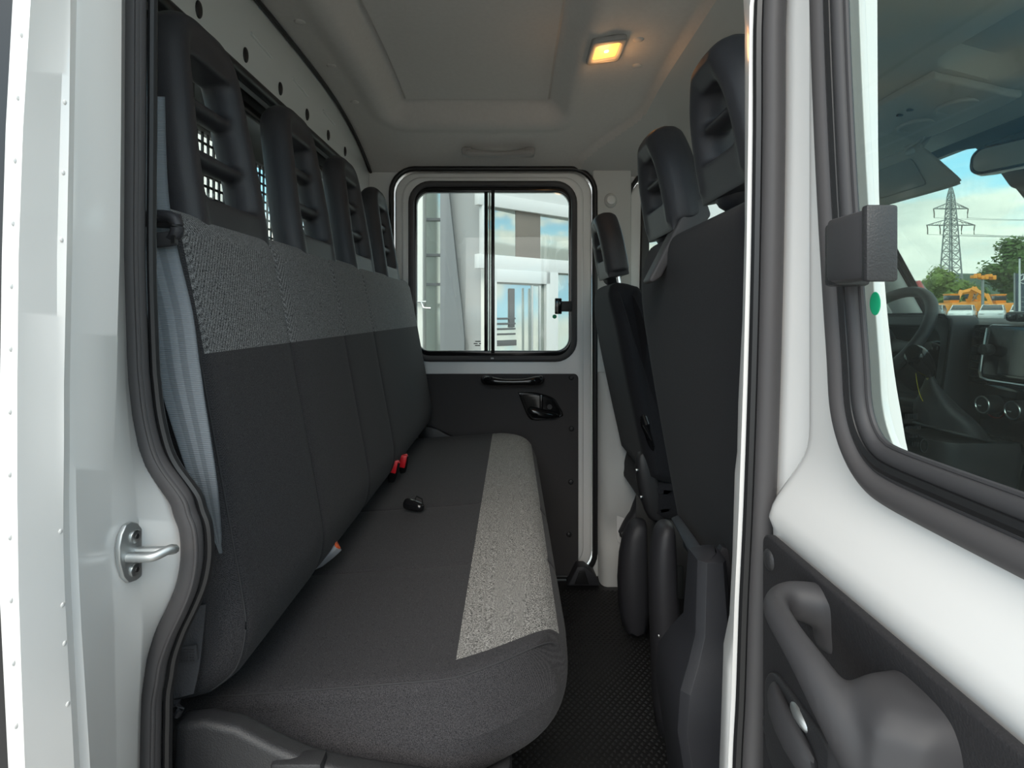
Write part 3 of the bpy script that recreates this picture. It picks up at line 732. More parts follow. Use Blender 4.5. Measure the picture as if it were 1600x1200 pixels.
# head restraints: ladder frames fixed to the back
def ladder(height, wb, wt, thick, rt, slots, solid_b, lean):
    """centred on y=0, base at z=0, thickness along x"""
    g = G(); pth = []
    out = catmull([(0, -wb+rt, rt*.6), (0, -wb+rt, height*.3), (0, -wb*.90+rt, height*.62), (0, -wt*.95+rt*.7, height*.86), (0, -wt*.45, height-rt*.92), (0, 0, height-rt*.85), (0, wt*.45, height-rt*.92), (0, wt*.95-rt*.7, height*.86), (0, wb*.90-rt, height*.62), (0, wb-rt, height*.3), (0, wb-rt, rt*.6)], 4)
    g.tube(out, rt, 12, up=(1, 0, 0), flat=(1, thick/rt/2))
    zs = [0]+[s[1] for s in slots]
    lo = solid_b
    g.box((0, 0, lo/2), (thick*.86, 2*wb-rt, lo))
    for (a0, a1), nxt in zip(slots, slots[1:]):
        zc = (a1+nxt[0])/2; hh = (nxt[0]-a1)/2
        ww = wb*interp([(0, 1), (height*.6, .92), (height, .7)], zc)-rt*.6
        g.tube([(.0, -ww, zc), (-.006, -ww*.5, zc), (-.006, 0, zc), (-.006, ww*.5, zc), (0, ww, zc)], hh, 10, up=(0, 0, 1), flat=(thick/hh/2*.60, 1))
    zt = slots[-1][1]; g.box((0, 0, (zt+height-rt)/2), (thick*.8, wt*1.2, height-rt*.6-zt))
    return g
hg = ladder(.334, .116, .090, .062, .0235, [(.060, .114), (.140, .193), (.219, .272)], .060, 0)
hme = hg.mesh('headrest', remesh=.0045, smooth_it=6)
R = Matrix.Rotation(radians(-9), 4, 'Y')
hme.transform(R)
for i, y in enumerate((.845, 1.205, 1.575, 1.950)):
    o = link_mesh('headrest', hme, 'soft_black', None); o.parent = bench
    o.location = Vector((-.432, y, .098))-ROOT[bench.name]
# base: side shield, underframe, front board
def shield(yk):
    g = G(); 
    prof = [(-.37, -.448), (-.335, -.444), (-.30, -.452), (-.262, -.472), (-.225, -.488), (-.19, -.497), (-.14, -.505), (-.09, -.512), (.0, -.520), (.0, -1.05), (-.37, -1.05)]
    return g.prism([(x, yk, z) for x, z in prof], (0, .028, 0))
ss = shield(.612).obj('side_shield', 'black_plastic', bench, bevel=.008, seg=3)
shield(2.215).obj('side_shield', 'black_plastic', bench, bevel=.008)
G().bb(-.262, -.205, .606, .63, -.62, -.485).obj('shield_step', 'black_plastic', ss, bevel=.006)
G().cyl((-.236, .610, -.508), (-.236, .602, -.508), .009, 14).obj('screw', 'steel', ss, bevel=.002)
G().bb(-.43, .0, .70, 2.17, -.60, -.565).obj('seat_frame', 'black_plastic', bench, bevel=.01)
G().bb(-.05, -.02, .70, 2.17, -1.07, -.58).obj('front_board', 'mat_rubber', bench, bevel=.01)
g = G()
for i in range(4): g.bb(-.148+i*.008, -.142+i*.008, .615, .64, -.535, -.512)
g.obj('wiring_plug', 'buckle_grey', bench, bevel=.001)
G().tube([(-.118, .625, -.524), (-.10, .62, -.527), (-.082, .62, -.521)], .003, 8).obj('cable', 'print_white', bench)
G().tube([(-.352, .63, -.452), (-.346, .628, -.475), (-.358, .628, -.50)], .005, 8).obj('loose_thread', 'webbing_dark', bench)

# ---- belts and buckles
sb = thing('seat_belt', 'blue grey seat belt hanging in front of the near end of the rear bench', 'seat belt')
cp_ = [(222, 150, .665), (224, 240, .66), (229, 320, .652), (242, 393, .640), (266, 490, .632), (281, 590, .628), (306, 700, .626), (321, 762, .628), (336, 825, .640), (342, 852, .645), (345, 864, .648)]
wd_ = [.048, .048, .048, .048, .047, .046, .035, .027, .013, .005, .003]
path = catmull([W(*p) for p in cp_], 4); wdl = [interp(list(enumerate(wd_)), i/4) for i in range(len(path))]
drs = [Vector((1, .25-.30*sm(0, 1, i/len(path)), .04)) for i in range(len(path))]
link_mesh('webbing', ribbon(path, wdl, drs, .0016), 'webbing', sb)
g = G().tube(catmull([W(232, 338, .64), W(255, 337, .638), W(270, 341, .637), W(277, 352, .637), W(275, 366, .638), W(268, 372, .64)], 4), .0075, 10, flat=(1, .9))
g.add([], []); g.obj('belt_guide', 'soft_black', sb)
g = G(); c = W(253, 345, .648); g.box(c, (.045, .01, .017)); g.obj('guide_plate', 'soft_black', sb, bevel=.004)
tg = G().box(W(255, 374, .636), (.032, .006, .017), Matrix.Rotation(radians(-6), 3, 'Y')).obj('tongue', 'handle_grey', sb, bevel=.003)
G().box(W(271, 374, .6325), (.004, .003, .009)).obj('tongue_slot', 'rubber_lip', tg)
lb = thing('belt_end', 'black belt end with stitched label between door seal and bench side', 'belt end')
pth = catmull([W(296, 950, .648), W(291, 1000, .642), W(285, 1050, .636), (W(276, 1090, .632))], 4)
me = ribbon(pth, [.036]*len(pth), [Vector((1, .2, .15))]*len(pth), .003); link_mesh('strap', me, 'webbing_dark', lb)
c = W(289, 1022, .6355); G().box(c, (.028, .003, .017), Matrix.Rotation(radians(-8), 3, 'Y')).obj('stitched_patch', 'webbing_dark', lb, bevel=.001)
g = G()
for k in range(5):
    for j in range(7): g.box(c+Vector((-.010+j*.0034+random.uniform(-.0006, .0006), -.0018, -.006+k*.003)), (.0018, .0006, .0008))
g.obj('stitching', 'handle_grey', lb, smooth=False)
G().tube([W(270, 1100, .62), W(279, 1098, .62), W(282, 1108, .62), W(276, 1118, .62)], .004, 8).obj('anchor_bracket', 'soft_black', lb)
# grey buckle with orange end
def buckle(p0, p1, w, t, up):
    p0, p1 = Vector(p0), Vector(p1); ax = (p1-p0).normalized(); up = Vector(up); u = (up-ax*up.dot(ax)).normalized(); v = ax.cross(u); Lh = (p1-p0).length
    return Matrix((v, ax, u)).transposed(), Lh
def make_buckle(nm, label, p0, p1, w, t, up, body, tip, group=None):
    Rm, Lh = buckle(p0, p1, w, t, up); c = (Vector(p0)+Vector(p1))/2
    th = thing(nm, label, 'buckle', tuple(p0), group)
    g = G()
    rg = []
    for f, s in ((-.5, .55), (-.25, .85), (.2, 1), (.5, 1)):
        rg.append([c+Rm @ Vector((a*w/2*s, f*Lh, b*t/2*s)) for a, b in ((-1, -.6), (-.8, -1), (.8, -1), (1, -.6), (1, .6), (.8, 1), (-.8, 1), (-1, .6))])
    g.loft(rg).obj('buckle_body', body, th, bevel=.001)
    G().box(c+Rm @ Vector((0, Lh*.5, t*.1)), (w*.86, .006, t*.55), Rm).obj('release_button', tip, th, bevel=.001)
    return th
make_buckle('belt_buckle', 'grey belt buckle with thin orange edge poking out of the bench crease', W(486, 884, 1.02), W(524, 848, 1.03), .034, .022, (-.2, -.7, .7), 'buckle_grey', 'orange_tab')
make_buckle('belt_buckle', 'red topped belt buckle nearer of the two red ones in the bench crease', W(611, 752, 1.56), W(616, 722, 1.535), .030, .018, (.45, -.9, .15), 'rubber_lip', 'red_button')
make_buckle('belt_buckle', 'red topped belt buckle farther of the two red ones in the bench crease', W(629, 738, 1.66), W(630, 712, 1.64), .028, .018, (.45, -.9, .15), 'rubber_lip', 'red_button')
for p, rx in (((613.5, 729, 1.518), 0), ((628, 722, 1.62), 0)):
    pass
for nm, c in (('belt_buckle.001', W(614, 729, 1.522)), ('belt_buckle.002', W(628.5, 721, 1.622))):
    G().box(c, (.022, .008, .034), Matrix.Rotation(radians(12), 3, 'Y')).obj('red_face', 'red_button', bpy.data.objects[nm], bevel=.002)
cb = thing('belt_buckle', 'small black cylindrical buckle lying loose on the cushion', 'buckle', W(645, 795, 1.36))
a, b = W(632, 786, 1.335), W(662, 794, 1.315)
G().tube([a, a.lerp(b, .15), a.lerp(b, .8), b], [.012, .0145, .0125, .008], 14).obj('buckle_body', 'gloss_black', cb, sub=1)
G().tube([a.lerp(b, .55)+Vector((0, 0, .014)), a.lerp(b, .62)+Vector((0, .004, .022)), a.lerp(b, .9)+Vector((0, .004, .019)), a.lerp(b, .95)+Vector((0, 0, .008))], .0018, 6).obj('loop', 'print_grey', cb)
# far belt tongue
ft = thing('belt_tongue', 'steel belt tongue hanging beside the far end of the bench back', 'belt tongue', W(629, 495, 2.235))
G().box(W(622, 487, 2.235), (.02, .012, .03), Matrix.Rotation(radians(-40), 3, 'Y')).obj('grip', 'handle_grey', ft, bevel=.004)
G().box(W(631, 497, 2.235), (.014, .003, .034), Matrix.Rotation(radians(-40), 3, 'Y')).obj('tongue_plate', 'steel', ft, bevel=.001)
link_mesh('webbing', ribbon([W(612, 400, 2.24), W(617, 440, 2.24), W(619, 484, 2.236)], [.03]*3, [Vector((.3, 1, 0))]*3, .0016), 'webbing', ft)

# ================================================================== FLOOR MAT
fm = thing('floor_mat', 'black dimpled rubber floor mat covering the footwell floor', 'floor mat', (.15, 1.43, FZ))
G().bb(-.12, .62, .60, 2.20, FZ, FZ+.008).obj('mat_base', 'mat_rubber', fm, bevel=.002)
g = G(); i = 0
y = .66
while y < 2.17:
    x = .0 + (i % 2)*.009
    while x < .45:
        c = Vector((x, y, FZ+.008)); l, h = .0065, .0035
        g.add([c+Vector((-l, 0, 0)), c+Vector((0, -.0055, 0)), c+Vector((l, 0, 0)), c+Vector((0, .0055, 0)), c+Vector((0, 0, h))], [(0, 1, 4), (1, 2, 4), (2, 3, 4), (3, 0, 4)])
        x += .018
    y += .0115; i += 1
gr = g.obj('raised_grain', 'mat_rubber', fm, smooth=False); gr['kind'] = 'stuff'
# entry step insert at the far door
es_ = thing('sill_insert', 'small black plastic wedge on the far door sill', 'sill trim', (.27, 2.22, FZ))
G().prism([(.215, 2.2, -1.065), (.345, 2.2, -1.065), (.325, 2.2, -1.02), (.285, 2.2, -.99), (.255, 2.2, -.99), (.225, 2.2, -1.05)], (0, .06, 0)).obj('wedge', 'soft_black', es_, bevel=.006)
plate('wedge_rim', [(.245, -1.055), (.30, -1.055), (.285, -1.005), (.262, -1.005)], [], planeY(2.197), .008, .002, 'rubber_lip', es_)

# ================================================================== CEILING FITTINGS
lamp = thing('dome_lamp', 'lit orange dome lamp set in the grey headliner', 'lamp', (.25, 1.505, .69))
def on_ceiling(x, y, d): return Vector((x, y, ceil_z(x, y)-d))
plate('lamp_frame', rrect(.205, .297, 1.438, 1.572, .014), [rrect(.220, .284, 1.462, 1.554, .010)], lambda u, v, w: (u, v, ceil_z(u, v)-.006+w), .016, .005, 'lamp_frame', lamp)
ln = plate('lens', rrect(.218, .286, 1.460, 1.556, .010), [], lambda u, v, w: (u, v, ceil_z(u, v)-.004+w), .004, .001, 'lamp_lens', lamp)
G().ball((.252, 1.513, ceil_z(.25, 1.51)-.007), (.008, .010, .003)).obj('bulb', 'lamp_bulb', ln)
pl = bpy.data.lights.new('lamp_light', 'POINT'); pl.energy = .12; pl.color = (1, .5, .18); pl.shadow_soft_size = .03
plo = bpy.data.objects.new('lamp_light', pl); COL.objects.link(plo); plo.parent = lamp; plo.location = Vector((.252, 1.513, .672))-ROOT[lamp.name]
gh = thing('grab_handle', 'grey grab handle folded flat on the headliner above the far door', 'grab handle', (-.06, 2.12, .60))
def hz(x, y): return ceil_z(x, y)
hy = 2.165
pth = [(-.180, hy), (-.165, hy), (-.14, hy), (-.105, hy+.006), (-.05, hy+.008), (.0, hy+.006), (.035, hy), (.06, hy), (.075, hy)]
G().tube([(x, y-.012, hz(x, y)-.020) for x, y in pth], [.016, .019, .018, .013, .012, .013, .018, .019, .016], 12, up=(0, 1, .4), flat=(.9, .9)).obj('grip', 'handle_ceiling', gh, sub=1)
for x in (-.172, .067): G().box((x, hy+.002, hz(x, hy)-.014), (.04, .05, .030)).obj('end_cap', 'handle_ceiling', gh, bevel=.008)

# ================================================================== FRONT SEATS
def fprof(x0, z0, lean, h, th):
    """leaning back rest section: foot at (x0,z0) rear face; rear leans backwards by lean per metre"""
    P = []
    def pt(u, v): return (x0 - lean*u + v, z0+u)
    addp(P, [pt(0, 0), pt(h*.3, -.004), pt(h*.6, -.006), pt(h*.88, -.002), pt(h*.97, .012), pt(h, .04)], 'rear', 4)
    addp(P, [pt(h, .04), pt(h*.985, th*.75), pt(h*.93, th), pt(h*.6, th*1.02), pt(h*.25, th*1.1), pt(.03, th*1.05)], 'front', 4)
    addp(P, [pt(.03, th*1.05), pt(-.02, th*.6), pt(0, 0)], 'under', 4)
    return P
def front_seat(nm, label, cat, y0, y1, x0, z0, lean, h, seams, base_y):
    t = thing(nm, label, cat, (x0+.25, (y0+y1)/2, FZ))
    P = fprof(x0, z0, lean, h, .115)
    zt = z0+h
    def wp_(x, z):   # shoulders round off towards the top
        return .085*sm(zt-.20, zt+.0, z)**2
    parts, rings = seat_sweep(P, y0, y1, wp_, .035, seams, lambda a, k, n, e: 'fab', t)
    b = parts['fab'].obj('backrest', 'fabric_front', t, angle=60)
    C = []; cx = x0+.02
    addp(C, [(cx, -.52), (cx+.2, -.50), (cx+.42, -.49), (cx+.5, -.50), (cx+.53, -.54), (cx+.51, -.60)], 'top')
    addp(C, [(cx+.51, -.60), (cx+.3, -.63), (cx+.02, -.63), (cx-.01, -.58), (cx, -.52)], 'under')
    parts, _ = seat_sweep(C, y0+.01, y1-.01, lambda x, z: 0, .03, seams, lambda a, k, n, e: 'fab', t)
    parts['fab'].obj('cushion', 'fabric_front', t, angle=60)
    G().bb(cx+.03, cx+.47, y0+.04, y1-.04, FZ+.0, -.62).obj('seat_box', 'black_plastic', t, bevel=.02)
    return t
pb_ = front_seat('passenger_bench', 'black double front passenger seat seen from behind with two tall head restraints', 'car seat', .66, 1.385, .412, -.56, .165, .72, [], 0)
ds = front_seat('driver_seat', 'black driver seat behind the steering wheel beside the far pillar', 'car seat', 1.70, 2.17, .415, -.50, .20, .60, [], 0)
# front head restraints
fg = ladder(.222, .116, .066, .082, .031, [(.062, .104), (.126, .172)], .062, 0)
fme = fg.mesh('headrest', remesh=.005, smooth_it=8); fme.transform(Matrix.Rotation(radians(-10), 4, 'Y'))
fm2 = fme
for par, y, z, xx in ((pb_, .87, .190, .362), (pb_, 1.212, .170, .352), (ds, 1.95, .124, .352)):
    o = link_mesh('headrest', fm2, 'soft_black', None); o.parent = par; o.location = Vector((xx, y, z))-ROOT[par.name]
    ROOT[o.name] = ROOT[par.name]
    for s in (-1, 1):
        g = G().cyl(Vector((xx+.02, y+s*.055, z-.10))-Vector((xx, y, z)), Vector((xx, y+s*.055, z+.03))-Vector((xx, y, z)), .0062, 12)
        me = g.mesh('post'); q = link_mesh('post', me, 'chrome', None); q.parent = o
    # notched collar and lower boss
    g = G().ball((0.0, .04, .012), (.035, .045, .04)); q = link_mesh('lower_boss', g.mesh('lower_boss'), 'soft_black', None); q.parent = o
# shoulder belt outlet over the seat top of the double seat
bo = G()
ol = [(1085, 309), (1062, 343), (1038, 390), (1013, 438), (1020, 442), (1034, 433), (1048, 405), (1072, 375), (1100, 352), (1112, 335), (1104, 312)]
bo.prism([W(px, py, 1.10) for px, py in ol], (.004, .07, 0)).obj('belt_outlet', 'rubber', pb_, bevel=.007, seg=3)
# covers of the seat hinges and legs
def cover(name, rows, mat, par, sub=1):
    """rows of (x, y, z, half width x, half depth y)"""
    rg = []
    for x, y, z, a, b in rows:
        rg.append([Vector((x+a*sx, y+b*sy, z)) for sx, sy in ((-1, -.5), (-.6, -1), (.6, -1), (1, -.5), (1, .5), (.6, 1), (-.6, 1), (-1, .5))])
    return G().loft(rg).obj(name, mat, par, sub=sub)
rg = []
for x0, x1, y0, y1, z in ((.332, .352, .945, .98, -.402), (.310, .358, .930, .99, -.412), (.304, .364, .922, 1.0, -.53), (.288, .385, .905, 1.02, -.565), (.268, .405, .885, 1.03, -.60), (.262, .41, .88, 1.03, -.66), (.278, .41, .88, 1.03, -.76), (.31, .41, .89, 1.03, -1.06)):
    c = .012; rg.append([Vector(p+(z,)) for p in ((x0, y0+c), (x0+c, y0), (x1-c*.8, y0), (x1, y0+c), (x1, y1), (x0, y1))])
G().loft(rg).obj('hinge_cover', 'soft_black', pb_, bevel=.006, seg=3, angle=60)
G().tube([W(1057, 812, 1.28), W(1082, 850, 1.16), W(1108, 893, 1.06)], [.014, .018, .022], 4, up=(0, 1, 0)).obj('hinge_arm', 'soft_black', pb_, bevel=.003)
G().box((.33, .90, -.80), (.05, .08, .10)).obj('foot_cover', 'handle_grey', pb_, bevel=.015)
G().box((.40, 1.02, -.50), (.10, .02, .14), Matrix.Rotation(radians(20), 3, 'Y')).obj('hinge_plate', 'soft_black', pb_, bevel=.006)
cover('leg_cover', [(.385, 1.40, -.515, .012, .03), (.378, 1.40, -.535, .026, .04), (.37, 1.39, -.60, .033, .045), (.372, 1.38, -.75, .036, .05), (.385, 1.38, -.86, .040, .05), (.39, 1.38, -1.06, .045, .06)], 'soft_black', pb_)
G().box((.388, 1.30, -.62), (.014, .006, .075)).obj('bracket_slot', 'print_grey', pb_, bevel=.002)
for z in (-.77, -.83): G().ball((.352, 1.345, z), (.006, .004, .006)).obj('bolt', 'steel', pb_)
cover('leg_cover', [(.415, 1.82, -.66, .02, .03), (.395, 1.82, -.70, .04, .05), (.385, 1.82, -.85, .05, .06), (.40, 1.82, -1.06, .05, .06)], 'soft_black', ds)
cover('hinge_cover', [(.40, 1.74, -.42, .012, .02), (.405, 1.74, -.47, .03, .03), (.43, 1.74, -.56, .04, .03), (.45, 1.74, -.65, .03, .03)], 'black_plastic', ds)
G().tube([(.40, 1.715, -.30), (.402, 1.70, -.335), (.415, 1.70, -.38), (.43, 1.71, -.42)], [.012, .014, .010, .008], 10).obj('recline_lever', 'gloss_black', ds)
for px, py in ((995, 735), (1018, 745), (1002, 777)): G().ball(W(px, py, 1.72), (.006, .004, .006)).obj('bolt', 'steel', ds)
g = G()   # small embossed mark on the near front head restraint
for a_, b_2 in (((0, 0), (0, .018)), ((.006, .003), (.008, .016)), ((.013, .009), (.03, .014))):
    pass

# ================================================================== CAB FRONT
dash = thing('dashboard', 'dark dashboard with binnacle, vents and centre screen seen through the door glass', 'dashboard', (1.4, 1.43, FZ))
prof = [(1.66, -.04), (1.52, -.022), (1.43, -.015), (1.395, -.03), (1.385, -.06), (1.36, -.20), (1.335, -.30), (1.33, -.36), (1.37, -.42), (1.42, -.7), (1.6, -.95), (1.72, -.95), (1.72, -.1)]
G().prism([(x, .60, z) for x, z in prof], (0, 1.68, 0)).obj('dash_body', 'soft_black', dash, bevel=.012)
# binnacle hood: frame that opens towards the driver
def fn_b(u, v, w):  # u across, v up along the face leaning forward
    return (1.335+w*.97-.16*(v+.15)*-1*.35, u, v)
plate('binnacle_frame', rrect(1.66, 2.16, -.30, -.005, .03), [rrect(1.70, 2.13, -.27, -.045, .05)], lambda u, v, w: (1.325+w+.12*(v+.15), u, v), .09, .010, 'soft_black', dash)
G().tube([(1.278+.12*(z+.15), y, z) for y, z in ((1.675, -.34), (1.664, -.25), (1.660, -.12), (1.660, -.05), (1.668, -.018), (1.69, -.004), (1.75, -.001), (2.1, -.004))], .0035, 8).obj('binnacle_bead', 'print_grey', dash)
for y in (1.80, 2.0):
    gq = G().cyl((1.362, y, -.16), (1.352, y, -.16), .075, 28).obj('gauge', 'gloss_black', dash, bevel=.003)
    G().tube([(1.348, y+.066*cos(a*.25), -.16+.066*sin(a*.25)) for a in range(0, 20)], .0025, 6, up=(1, 0, 0)).obj('gauge_ring', 'steel', gq)
    g = G()
    for a in range(12):
        t = pi*1.25-a*pi*1.5/11; g.box((1.3505, y+.052*cos(t), -.16+.052*sin(t)), (.001, .0025, .012), Matrix.Rotation(t-pi/2, 3, 'X'))
    g.obj('gauge_ticks', 'print_white', gq, smooth=False)
# vents
vt = plate('air_vent', rrect(1.575, 1.648, -.20, -.03, .012), [rrect(1.582, 1.641, -.193, -.037, .008)], lambda u, v, w: (1.345+w+.12*(v+.15), u, v), .02, .004, 'black_plastic', dash)
for k in range(7):
    z = -.05-k*.022; G().box((1.345+.12*(z+.15), 1.612, z), (.022, .058, .004), Matrix.Rotation(radians(18), 3, 'Y')).obj('vent_slat', 'print_grey' if k == 3 else 'black_plastic', vt)
# centre screen unit
SX = lambda v: 1.315+.14*(v+.15)
su = plate('screen_unit', rrect(1.24, 1.562, -.178, -.030, .016), [], lambda u, v, w: (SX(v)+w, u, v), .03, .006, 'gloss_black', dash)
G().tube([(SX(z)-.016, y, z) for y, z in ((1.556, -.04), (1.561, -.10), (1.563, -.16), (1.556, -.176), (1.53, -.181), (1.24, -.183))], .0035, 8).obj('bright_trim', 'steel', su)
plate('screen', rrect(1.27, 1.505, -.162, -.042, .004), [], lambda u, v, w: (SX(v)-.0165+w, u, v), .003, .001, 'screen_glass', su)
G().cyl((SX(-.1)-.015, 1.535, -.098), (SX(-.1)-.040, 1.535, -.098), .015, 18).obj('volume_knob', 'black_plastic', su, bevel=.003)
# switch strip above
sw = G().bb(1.335, 1.40, 1.24, 1.53, -.022, .006).obj('switch_panel', 'soft_black', dash, bevel=.01)
for k in range(5):
    y = 1.505-k*.035; G().box((1.334, y, -.008), (.006, .028, .016)).obj('switch', 'gloss_black', sw, bevel=.002)
    G().box((1.3305, y, -.006), (.0008, .006, .003)).obj('switch_mark', 'print_white', sw)
# heater knobs
KX = 1.305
hp = plate('heater_panel', rrect(1.22, 1.60, -.335, -.195, .015), [], lambda u, v, w: (KX+.035+.1*(v+.26)+w, u, v), .02, .005, 'gloss_black', dash)
for k, y in enumerate((1.548, 1.455, 1.36)):
    kn = G().cyl((KX+.03, y, -.250), (KX-.012, y, -.250), .026, 26).obj('heater_knob', 'black_plastic', hp, bevel=.004)
    G().tube([(KX-.013, y+.0225*cos(a*pi/12), -.250+.0225*sin(a*pi/12)) for a in range(24)], .002, 6, True, up=(1, 0, 0)).obj('knob_ring', 'steel', kn)
    G().box((KX-.0135, y+.008, -.254), (.002, .010, .003)).obj('pointer', 'print_white', kn)
    if k == 0: G().tube([(KX+.022, y-.0+.036*cos(pi*(1.25+a*.05)), -.250+.036*sin(pi*(1.25+a*.05))) for a in range(-5, 12)], .002, 6, up=(1, 0, 0)).obj('temperature_arc', 'red_light', hp)
for k in range(6):
    y = 1.56-k*.032; b2 = G().box((1.318, y, -.345), (.012, .028, .024), Matrix.Rotation(radians(-14), 3, 'Y')).obj('button', 'gloss_black', dash, bevel=.002)
    if k < 3: G().box((1.3115, y, -.343), (.0008, .008, .006)).obj('button_mark', 'print_white', b2)
plate('storage_rim', rrect(1.05, 1.56, -.62, -.40, .02), [rrect(1.07, 1.545, -.605, -.415, .015)], lambda u, v, w: (1.36-.1*(v+.4)+w, u, v), .03, .005, 'black_plastic', dash)
# gear lever console
gl_ = thing('gear_lever', 'black gear lever with leather boot and knob in front of the dashboard', 'gear lever', (1.25, 1.55, -.36))
cover_ = None
G().loft([[Vector((1.215+a*k, 1.55+b*k, z)) for a, b in rrect(-.105, .14, -.10, .10, .05, 5)] for z, k in ((-.335, .98), (-.345, 1.0), (-.42, .92), (-.60, .75), (-1.06, .6))]).obj('console', 'soft_black', gl_)
rg = []
for k, (cx, cy, cz, rad) in enumerate(((1.215, 1.55, -.325, .085), (1.20, 1.55, -.29, .080), (1.185, 1.548, -.265, .066), (1.175, 1.545, -.245, .048), (1.165, 1.542, -.225, .036), (1.155, 1.54, -.20, .022), (1.148, 1.538, -.185, .015))):
    rg.append([Vector((cx+rad*cos(a)*(1+.10*sin(4*a+k)), cy+rad*sin(a)*(1+.12*sin(3*a+k*.7)), cz+.02*cos(a)*-1)) for a in [2*pi*j/28 for j in range(28)]])
G().loft(rg).obj('leather_boot', 'soft_black', gl_)
G().tube([Vector((1.215+.09*cos(a), 1.55+.09*sin(a), -.325-.02*cos(a))) for a in [2*pi*j/28 for j in range(28)]], .004, 8, True).obj('boot_ring', 'handle_grey', gl_)
G().tube([(1.155, 1.54, -.20), (1.14, 1.538, -.17)], .010, 12).obj('lever_shaft', 'steel', gl_)
kb = G().tube(catmull([(1.143, 1.538, -.172), (1.128, 1.537, -.145), (1.105, 1.535, -.118), (1.085, 1.533, -.108)], 4), [.012, .015, .019, .022, .024, .026, .028, .030, .031, .031, .029, .026, .018], 16).obj('lever_knob', 'gloss_black', gl_, sub=1)
G().cyl((1.083, 1.518, -.104), (1.078, 1.516, -.102), .020, 18).obj('shift_pattern', 'print_grey', kb, bevel=.001)
tg = base_origin(link_mesh('key_tag', ribbon(catmull([Vector((1.115, 1.555, -.165)), Vector((1.118, 1.552, -.20)), Vector((1.125, 1.545, -.235)), Vector((1.15, 1.535, -.262)), Vector((1.165, 1.53, -.275))], 4), [.006, .008, .010, .012, .014, .015, .016, .017, .018, .018, .018, .018, .018, .018, .018, .018, .018], [Vector((.5, .8, .2))]*17, .001), 'yellow_tag'))
props(tg, 'yellow paper strip tied to the gear lever', 'tag')
# steering wheel
swh = thing('steering_wheel', 'black steering wheel in front of the instrument binnacle', 'steering wheel', (1.22, 1.90, -.085))
T = radians(38); c0 = Vector((1.215, 1.895, -.088))
def wpnt(r, a, d=0): return c0+Vector((0, r*cos(a), 0))+Vector((sin(T), 0, cos(T)))*(r*sin(a))+Vector((-cos(T), 0, sin(T)))*d
G().tube([wpnt(.205, 2*pi*k/48) for k in range(48)], .0175, 12, True, up=(-cos(T), 0, sin(T))).obj('rim', 'soft_black', swh)
for a in (pi*1.02, -.02*pi, pi*1.5): G().tube([wpnt(.05, a, -.02), wpnt(.13, a, -.012), wpnt(.2, a, 0)], [.030, .020, .016], 10, up=(-cos(T), 0, sin(T)), flat=(1, .45)).obj('spoke', 'black_plastic', swh)
G().ball(c0+Vector((.012, 0, -.008)), (.045, .075, .06), 18, 12).obj('hub', 'soft_black', swh)
G().tube([c0+Vector((.02, 0, -.02)), c0+Vector((.2, 0, -.16))], [.045, .055], 14).obj('column_shroud', 'black_plastic', swh)
G().tube([c0+Vector((.06, -.02, -.04)), c0+Vector((.05, -.12, -.02)), c0+Vector((.045, -.19, -.01))], [.009, .010, .012], 10).obj('stalk', 'black_plastic', swh)
# windscreen with black edge, far front pillar
wsn = struct('window_1')
def wsx(z): return 1.63-.65*z
def fnw(u, v, w): return (wsx(v)+w, u, v)
plate('pane', [(.62, -.06), (2.24, -.06), (2.16, .51), (.70, .51)], [], fnw, .004, 0, 'clear_glass', wsn)
plate('black_edge', [(.60, -.09), (2.26, -.09), (2.17, .53), (.69, .53)], [[(.68, -.05), (2.18, -.05), (2.11, .47), (1.66, .48), (1.60, .47), (1.57, .40), (1.555, .30), (1.36, .30), (1.345, .40), (1.31, .47), (1.25, .48), (.76, .47)]], lambda u, v, w: (wsx(v)-.006+w, u, v), .004, .001, 'rubber_lip', wsn)
ap = struct('trim_11')
rg = []
for z in (-.20, -.05, .1, .25, .4, .53):
    x = wsx(z)-.01; y = 2.20-.10*(z-.0); rg.append([Vector((x, y, z)), Vector((x-.03, y-.012, z)), Vector((x-.085, y+.03, z)), Vector((x-.10, y+.09, z)), Vector((x+.02, y+.10, z))])
G().loft(rg).obj('pillar_cover', 'bulkhead_paint', ap, sub=1)
G().tube([(wsx(z)-.012, 2.193-.10*z, z) for z in (-.10, 0, .2, .4, .52)], .009, 8).obj('pillar_seal', 'rubber_lip', ap)
rg = [[Vector((a.x, 2*1.43-a.y, a.z)) for a in r] for r in rg]
G().loft(rg).obj('pillar_cover', 'bulkhead_paint', ap, sub=1)
# interior mirror
im = thing('interior_mirror', 'black rear view mirror on the windscreen with a pale mirror face', 'mirror', (1.24, 1.4, .42))
Rm = Matrix.Rotation(radians(22), 3, 'Z') @ Matrix.Rotation(radians(10), 3, 'Y')
mc = Vector((1.225, 1.33, .385))
rg = []
for d, s in ((0, .97), (-.004, 1.0), (.012, 1.0), (.03, .86), (.045, .55)):
    rg.append([mc+Rm @ Vector((d, a*s, b*s)) for a, b in rrect(-.125, .125, -.036, .036, .028, 5)])
G().loft(rg).obj('housing', 'gloss_black', im)
G().loft([[mc+Rm @ Vector((d, a, b)) for a, b in rrect(-.117, .117, -.030, .030, .024, 5)] for d in (-.0055, -.004)]).obj('mirror_face', 'mirror_glass', im)
G().tube([mc+Vector((.03, 0, .0)), mc+Vector((.06, .02, .04)), Vector((wsx(.45)-.01, 1.39, .45))], [.012, .011, .016], 10).obj('stem', 'black_plastic', im)
G().prism([(wsx(.47)-.01, 1.37, .47), (wsx(.32)-.01, 1.37, .32), (wsx(.34)-.06, 1.37, .34), (wsx(.45)-.07, 1.37, .455)], (0, .16, 0)).obj('sensor_box', 'black_plastic', im, bevel=.012)
